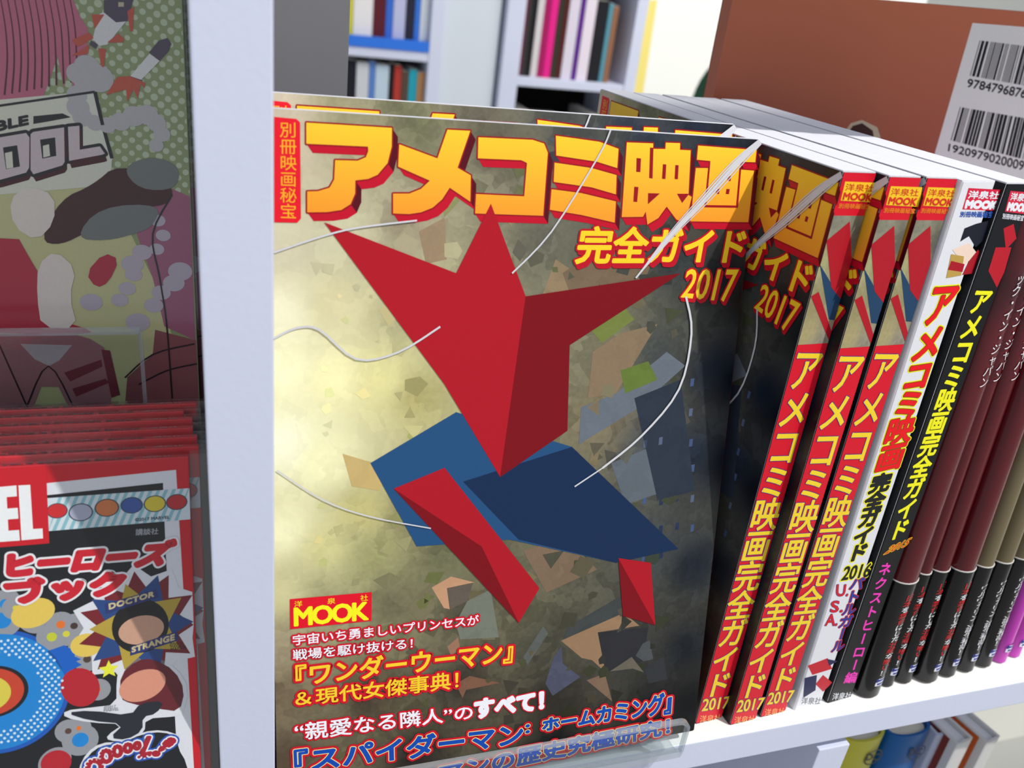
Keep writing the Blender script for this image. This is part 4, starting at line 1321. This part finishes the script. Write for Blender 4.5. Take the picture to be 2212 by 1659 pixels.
def b_half(nt, b):
    tc = N(nt, 'ShaderNodeTexCoord')
    mp = nt.nodes.new('ShaderNodeMapping'); mp.inputs['Scale'].default_value = (300, 0, 300); mp.inputs['Rotation'].default_value = (0, .7, 0)
    nt.links.new(tc.outputs['Object'], mp.inputs['Vector'])
    v = N(nt, 'ShaderNodeTexVoronoi', Scale=1.0, Randomness=0.0)
    nt.links.new(mp.outputs[0], v.inputs['Vector'])
    n = N(nt, 'ShaderNodeTexNoise', Scale=40.0, Detail=2.0)
    nt.links.new(tc.outputs['Object'], n.inputs['Vector'])
    lt = nt.nodes.new('ShaderNodeMath'); lt.operation = 'LESS_THAN'; 
    mr = nt.nodes.new('ShaderNodeMath'); mr.operation = 'MULTIPLY'; mr.inputs[1].default_value = .62
    nt.links.new(n.outputs['Fac'], mr.inputs[0])
    nt.links.new(v.outputs['Distance'], lt.inputs[0]); nt.links.new(mr.outputs[0], lt.inputs[1])
    mx = nt.nodes.new('ShaderNodeMixRGB')
    mx.inputs[1].default_value = (*s2l((154, 166, 120)), 1); mx.inputs[2].default_value = (*s2l((196, 210, 178)), 1)
    nt.links.new(lt.outputs[0], mx.inputs[0]); nt.links.new(mx.outputs[0], b.inputs['Base Color'])
draw(FCm, 'cover_print', [fc([(-1500, -300), (405, -300), (412, 425), (-1500, 600)])], node_mat('halftone_print', b_half, .3, .22), 1, label='green halftone ground')
draw(FCm, 'cover_print', [fc([(-1500, 395), (205, 340), (240, 420), (330, 600), (372, 725), (378, 980), (-1500, 980)])], ci(152, 152, 112), 2, label='olive yellow ground')
draw(FCm, 'printed_shape', [fc([(365, 405), (415, 425), (422, 735), (355, 705), (330, 600), (295, 505), (312, 470)])], ci(124, 76, 94), 3, label='magenta patch')
draw(FCm, 'printed_shape', [fc([(335, 712), (425, 735), (440, 980), (262, 970), (275, 815), (330, 765)])], ci(108, 68, 70), 3.4, label='brown red patch')
pink = [(-1500, -300), (120, -300), (150, -20), (175, 40), (190, 62), (185, 150), (160, 195), (148, 150), (138, 190), (124, 120), (110, 165), (92, 212), (-1500, 250)]
draw(FCm, 'printed_shape', [fc(pink)], ci(148, 84, 100), 4, label='pink drape of long strands')
st_ = []
for k in range(11):
    x = 12 + k * 15
    st_ += ribbon(FCm.pts([(x - 12, -10), (x, 60), (x + 4, 130), (x - 2 + k, 205 - k * 3)]), .0003, .0006)
draw(FCm, 'printed_lines', st_, ci(70, 34, 46), 4.6)
blk, cream = ci(34, 34, 36), ci(166, 168, 154)
ban = [(-1500, 262), (205, 196), (242, 345), (238, 400), (-1500, 470)]
draw(FCm, 'printed_shape', ribbon(FCm.pts([(-40, 234), (90, 215), (205, 198)]), .0008) + ribbon(FCm.pts([(205, 198), (222, 270), (242, 342)]), .0012), blk, 6)
draw(FCm, 'printed_panel', [fc(ban)], cream, 5, label='cream title banner')
text(FCm, 'BLE', [FCm.px(-8, 263), FCm.px(60, 249.5), FCm.px(61, 268), FCm.px(-7, 283)], blk, 6, .0003)
draw(FCm, 'printed_shape', [fc([(300, 1040), (560, 1015), (635, 1050), (420, 1090), (300, 1110)], A1)], blk, 6)
OO = [[(-60, 1240), (235, 1190), (265, 1230), (262, 1500), (235, 1545), (0, 1610), (-60, 1620)], [(300, 1180), (575, 1140), (580, 1450), (560, 1480), (300, 1560), (275, 1520), (275, 1200)], [(610, 1135), (712, 1125), (715, 1340), (895, 1310), (940, 1375), (915, 1385), (620, 1440)]]
oo = [FCm.pts(p, A1) for p in OO]
d2, r2 = sweep(oo, (0.0006, -0.0026))
draw(FCm, 'lettering_side', d2 + r2, ci(58, 26, 30), 6)
outline(FCm, oo, .0011, blk, 6.1)
draw(FCm, 'lettering', oo, ci(158, 148, 150), 7)
draw(FCm, 'lettering_counter', [FCm.pts(p, A1) for p in ([(28, 1320), (155, 1300), (180, 1490), (55, 1515)], [(360, 1250), (495, 1230), (505, 1395), (380, 1420)])], blk, 7.5)
draw(FCm, 'lettering_counter', [FCm.pts(p, A1) for p in ([(45, 1370), (110, 1355), (120, 1500), (60, 1510)], [(385, 1305), (440, 1290), (450, 1395), (390, 1410)])], cream, 8)
# rockets and smoke
def ac(r, g_, b_): return ci(r, g_, b_)
draw(FCm, 'printed_shape', [fc(p, A1) for p in ([(885, 130), (940, 100), (1130, 190), (960, 400), (890, 410), (830, 350)], [(1340, 480), (1430, 545), (1240, 740), (1160, 690)])], ac(168, 168, 166), 6, label='white rocket bodies')
draw(FCm, 'printed_shape', [fc(p, A1) for p in ([(930, 0), (1200, -20), (1140, 190), (1040, 200), (930, 110)], [(1335, 470), (1420, 365), (1500, 340), (1535, 390), (1510, 460), (1430, 545)], [(815, 360), (880, 400), (860, 440), (800, 400)], [(1165, 680), (1280, 720), (1240, 750), (1160, 710)])], ac(66, 60, 72), 6.5, label='dark rocket noses')
draw(FCm, 'printed_shape', [fc(p, A1) for p in ([(1060, 20), (1110, 20), (1110, 60), (1060, 60)],)], ac(150, 140, 120), 7)
draw(FCm, 'printed_shape', [fc(p, A1) for p in ([(1140, 100), (1200, 60), (1190, 280), (1165, 280)], [(640, 360), (800, 290), (840, 340), (700, 420)], [(960, 380), (1060, 300), (1115, 350), (1100, 380)], [(820, 130), (935, 130), (850, 260)], [(640, 500), (800, 400), (790, 480)], [(880, 430), (950, 440), (930, 605), (905, 590)],
     [(950, 850), (1050, 690), (1160, 680), (1300, 740), (1295, 790), (1260, 750), (1235, 885), (1195, 800), (1140, 910), (1130, 800)])], ac(150, 70, 56), 6.8, label='red fins and flames')
smk = [ell(FCm.px(x / 4.147, y / 4.147), r * .00042, r * .00040, 20) for x, y, r in ((700, 660, 9), (780, 600, 10), (880, 700, 12), (780, 740, 10), (690, 850, 8), (700, 960, 9), (740, 1050, 8), (850, 1100, 7), (960, 1120, 7), (1080, 1090, 8), (1200, 1040, 9), (1320, 1030, 9), (1400, 1100, 8), (1450, 1200, 7), (1400, 1300, 6))]
draw(FCm, 'printed_smoke', smk, ac(142, 140, 140), 5.8)
smk2 = [ell(FCm.px(x / 4.367, 380 + y / 4.367), r * .00045, r * .00038, 20) for x, y, r in ((1490, 420, 6), (1540, 560, 6), (1480, 690, 6), (1340, 720, 8), (1250, 830, 9), (1260, 930, 7), (1200, 1060, 7), (1130, 1170, 7), (860, 1190, 9), (1700, 900, 10), (1640, 1010, 9), (1520, 1100, 8), (1450, 1220, 8), (1300, 1380, 10))]
draw(FCm, 'printed_smoke', smk2, ac(142, 136, 144), 5.8)
# plain patches where the drawn figures are left out
draw(FCm, 'printed_shape', [inset_curve(fc(L), 2) for L in ([(85, 520), (130, 430), (200, 400), (255, 352), (372, 395), (372, 440), (300, 450), (190, 500), (130, 530)],)], ac(56, 34, 34), 8, label='plain dark maroon patch')
draw(FCm, 'printed_shape', [inset_curve(fc(L), 2) for L in ([(215, 445), (350, 440), (330, 490), (290, 505), (230, 520), (160, 515)], [(262, 360), (330, 335), (390, 360), (380, 410), (300, 410)])], ac(92, 96, 94), 8.5, label='plain grey patches')
draw(FCm, 'printed_shape', [inset_curve(fc(L), 1) for L in ([(-1500, 500), (35, 505), (60, 550), (90, 600), (85, 720), (25, 720), (-1500, 700)], [(185, 590), (225, 545), (258, 560), (235, 610), (208, 622)], [(18, 700), (40, 672), (180, 705), (205, 722), (18, 722)])], ac(138, 36, 52), 8.2, label='plain crimson patches')
draw(FCm, 'printed_shape', [inset_curve(fc(L), 1) for L in ([(82, 570), (120, 540), (165, 580), (150, 640), (168, 708), (90, 708), (80, 640)], [(20, 430), (60, 400), (118, 420), (118, 480), (80, 520), (30, 490)])], ac(172, 166, 158), 9, label='plain off white patches')
draw(FCm, 'printed_shape', [inset_curve(fc(L), 1) for L in ([(-1500, 725), (110, 722), (180, 722), (240, 760), (240, 965), (190, 965), (105, 790), (40, 965), (-1500, 980)],)], ac(128, 92, 94), 8, label='plain rose patch')
draw(FCm, 'printed_shape', [fc([(44, 742), (156, 745), (128, 778), (106, 790), (75, 775)])], ac(150, 140, 142), 9)
draw(FCm, 'printed_shape', [fc(p, A3) for p in ([(640, 480), (1010, 350), (1020, 420), (700, 570)], [(720, 640), (1050, 540), (1090, 580), (760, 720)], [(1010, 250), (1095, 260), (1195, 700), (1110, 730)])], ac(96, 46, 54), 9, label='dark red bands')
dk = []
for L in ([(372, 420), (330, 505), (345, 600), (360, 700), (372, 860)], [(270, 815), (330, 765), (420, 742)], [(300, 830), (360, 800), (425, 785)], [(-10, 724), (60, 880)], [(160, 880), (105, 790), (58, 878)]):
    dk += ribbon(FCm.pts(L), .0006)
draw(FCm, 'printed_lines', dk, blk, 9.4)
bagc = box('film_wrap', (-CWd - .002, -0.0014, -.001), (0.0010, CT + .0006, CH + .002), M_BAG, cm)
bagc['label'] = 'clear film wrapping'
c2 = copy_tree(cm)
c2.matrix_world = CMX @ TR(.0042, CT + .0025, .0005)
c2['label'] = 'second copy of the green and pink comic, its edge showing beside the upright'
c2['group'] = cm['group'] = 'comics in the left bay'

es = empty('display_easel', TR(-0.1, 0.335, 0.0), 'clear acrylic easel with a tall front lip holding the green and pink comic', 'display stand')
EI = TR(0.1, -0.335, -(0.0))
def eput(o):
    o.matrix_local = EI
    return o
EY = 0.333
pa, pb = ony(303, 722, EY), ony(303, 860, EY)
ex1, ez1, ez0 = pa.x, pa.z, 0.098
eput(prism('front_lip', [(-.17, ez0), (ex1, ez0), (ex1, ez1 - .001), (ex1 - .001, ez1), (-.17, ez1)], EY, EY + .0025, M_ACR, es))
eput(box('lip_rim', (-.17, EY - .0001, ez1 - .0002), (ex1, EY + .0026, ez1 + .0022), M_ACRE, es, .0004))
eput(box('lip_rim', (ex1 - .0008, EY - .0001, ez0), (ex1 + .0006, EY + .0026, ez1), M_ACRE, es))
eput(box('ledge', (-.17, EY, ez0 - .0030), (ex1, .392, ez0 - .0004), M_ACR, es))
eput(prism('back_plate', [(.378, ez0), (.3805, ez0), (.3975, .345), (.395, .345)], -.17, ex1, M_ACR, es, axis='x'))
zb_ = LZ + shz(.385)
eput(prism('leg', [(.377, zb_ + .001), (.3805, zb_ + .001), (.3805, ez0 - .003), (.377, ez0 - .003)], -.17, -.16, M_ACR, es, axis='x'))
eput(prism('leg', [(.377, zb_ + .001), (.3805, zb_ + .001), (.3805, ez0 - .003), (.377, ez0 - .003)], ex1 - .012, ex1 - .002, M_ACR, es, axis='x'))

# ------------------------------------------------------------------ far bookcases
YB_ = 2.2


def bookcase(label, x0, x1, zs, left_w, right_w, zt=0.62, back=M_GREY):
    r = empty('bookcase', TR((x0 + x1) / 2, YB_ + .13, -1.1), label, 'bookcase')
    I = TR(-(x0 + x1) / 2, -YB_ - .13, 1.1)
    def p(name, lo, hi, m=M_WHITE, bv=.002):
        o = box(name, lo, hi, m, r, bv); o.matrix_local = I; return o
    p('upright', (x0, YB_, -1.1), (x0 + left_w, YB_ + .26, zt))
    p('upright', (x1 - right_w, YB_, -1.1), (x1, YB_ + .26, zt))
    p('back_panel', (x0 + left_w, YB_ + .25, -1.1), (x1 - right_w, YB_ + .259, zt), M_DARK, 0)
    for z in zs:
        p('shelf_board', (x0 + left_w, YB_ + .002, z - .022), (x1 - right_w, YB_ + .249, z))
    return r


bookcase('white bookcase far behind on the left, blue books on its shelf', 0.10, 0.546, [0.310, 0.050, -0.210], .03, .033)
bookcase('white bookcase far behind, a magenta book on its shelf', 0.700, 1.070, [0.275, 0.012, -0.250], .046, .030)
pan = box('end_panel', (0.548, YB_ + .02, -1.1), (0.690, YB_ + .26, 0.62), node_mat('panel_white', b_plain((212, 219, 228), 3, .02), .6, .2), None, .002)
tag(pan, 'plain pale panel between the two far bookcases', 'panel')


def far_books(x0, z0, x1, items, group, lab):
    x = x0
    tot = sum(i[0] for i in items)
    for k, (w_, h_, rgb, what) in enumerate(items):
        w = w_ / tot * (x1 - x0)
        r = empty('shelved_book', TR(x, YB_ + .02, z0 + .0003), lab % what, 'book', group)
        box('cover', (0.0004, 0, 0), (w - .0004, .13, h_), ink(rgb), r, .0012)
        box('page_block', (0.002, 0.004, h_ - .0005), (w - .002, .128, h_ + .0006), M_CREAM, r)
        x += w


far_books(.2585, .050, .512, [(24, .19, (60, 60, 70), 'charcoal'), (30, .20, (210, 205, 60), 'yellow'), (34, .21, (236, 232, 232), 'wide white'), (22, .21, (96, 34, 44), 'maroon'), (13, .21, (60, 110, 206), 'bright blue'),
                              (22, .21, (190, 192, 224), 'lilac'), (16, .20, (44, 44, 60), 'navy black'), (10, .2, (60, 120, 216), 'thin blue'), (16, .2, (226, 232, 238), 'thin white')], 'books on the far left shelf, upper row', '%s book on the upper row of the far left bookcase')
strip = box('book_band_strip', (.2585, YB_ - .001, .0505), (.512, YB_ + .016, .0740), ink((54, 120, 226)))  # stand-in for the blue bands at the foot of the books
tag(strip, 'bright blue strip standing in for the paper bands of the far left books', 'book bands')
far_books(.2585, -.210, .512, [(20, .225, (40, 60, 120), 'blue'), (12, .222, (70, 110, 200), 'light blue'), (24, .226, (30, 32, 40), 'wide black'), (20, .222, (206, 208, 214), 'white'), (10, .226, (90, 130, 200), 'slim blue'), (22, .22, (190, 208, 224), 'pale blue'),
                              (8, .225, (24, 24, 26), 'slim black'), (12, .222, (176, 60, 50), 'red'), (12, .21, (90, 70, 60), 'brown'), (14, .215, (40, 160, 180), 'turquoise'), (12, .21, (190, 140, 96), 'tan')], 'books on the far left shelf, lower row', '%s book on the lower row of the far left bookcase')
far_books(.7465, .012, 1.000, [(9, .215, (110, 44, 66), 'maroon'), (8, .20, (56, 56, 56), 'charcoal'), (9, .20, (30, 30, 32), 'black'), (13, .195, (214, 208, 210), 'white'), (12, .205, (170, 30, 96), 'plum'), (14, .205, (232, 40, 140), 'magenta'),
                              (12, .20, (58, 54, 44), 'olive'), (9, .195, (88, 34, 34), 'brick red'), (21, .205, (220, 212, 226), 'wide lilac white'), (10, .20, (96, 40, 140), 'purple'), (22, .20, (232, 220, 232), 'wide pinkish white'),
                              (24, .195, (34, 34, 40), 'wide black'), (9, .19, (90, 150, 168), 'teal'), (11, .185, (150, 104, 76), 'tan')], 'books on the far middle shelf', '%s book on the shelf of the far middle bookcase')
for k, (x0, x1, z0, z1, c, wt) in enumerate(((.7480, .800, -.140, -.075, (176, 60, 52), 'red'), (.80, .925, -.170, -.098, (190, 184, 176), 'cream'), (.97, 1.0, -.2495, -.075, (170, 172, 170), 'grey'))):
    r = empty('shelved_book', TR(x0, YB_ + .03, -.2498), wt + ' book low in the far middle bookcase', 'book')
    box('cover', (0, 0, 0), (x1 - x0, .16, z1 + .2498), ink(c), r, .002)
    box('page_block', (.002, .002, z1 + .2493), (x1 - x0 - .002, .158, z1 + .2506), M_CREAM, r)

# poster board beside the bookcases
pb_ = empty('poster_board', TR(1.5, YB_ + .05, -1.1), 'tall white poster board with a yellow edge stripe behind the row', 'poster')
PI_ = TR(-1.5, -YB_ - .05, 1.1)
o = box('board', (1.075, YB_ + .04, -1.1), (1.95, YB_ + .06, 0.75), node_mat('poster_white', b_plain((250, 250, 244), 2, .02), .6, .2), pb_, .001); o.matrix_local = PI_
PBM = Matrix.Identity(4)
FP = Frame(PBM, (0, YB_ + .0395, 0), (1, 0, 0), (0, 0, 1), (0, -1, 0), None)
EPS_OLD = EPS
EPS = 0.0004
o = draw(FP, 'printed_stripe', [FP.pts([(1401, 0), (1420, 0), (1386, 220), (1367, 220)])], ink((250, 226, 130)), 1); o.parent = pb_; o.matrix_local = PI_
o = draw(FP, 'printed_disc', [ell(FP.px(1622, 240), .195, .190, 48)], ink((28, 58, 44)), 2, label='dark green disc printed on the board'); o.parent = pb_; o.matrix_local = PI_
EPS = EPS_OLD
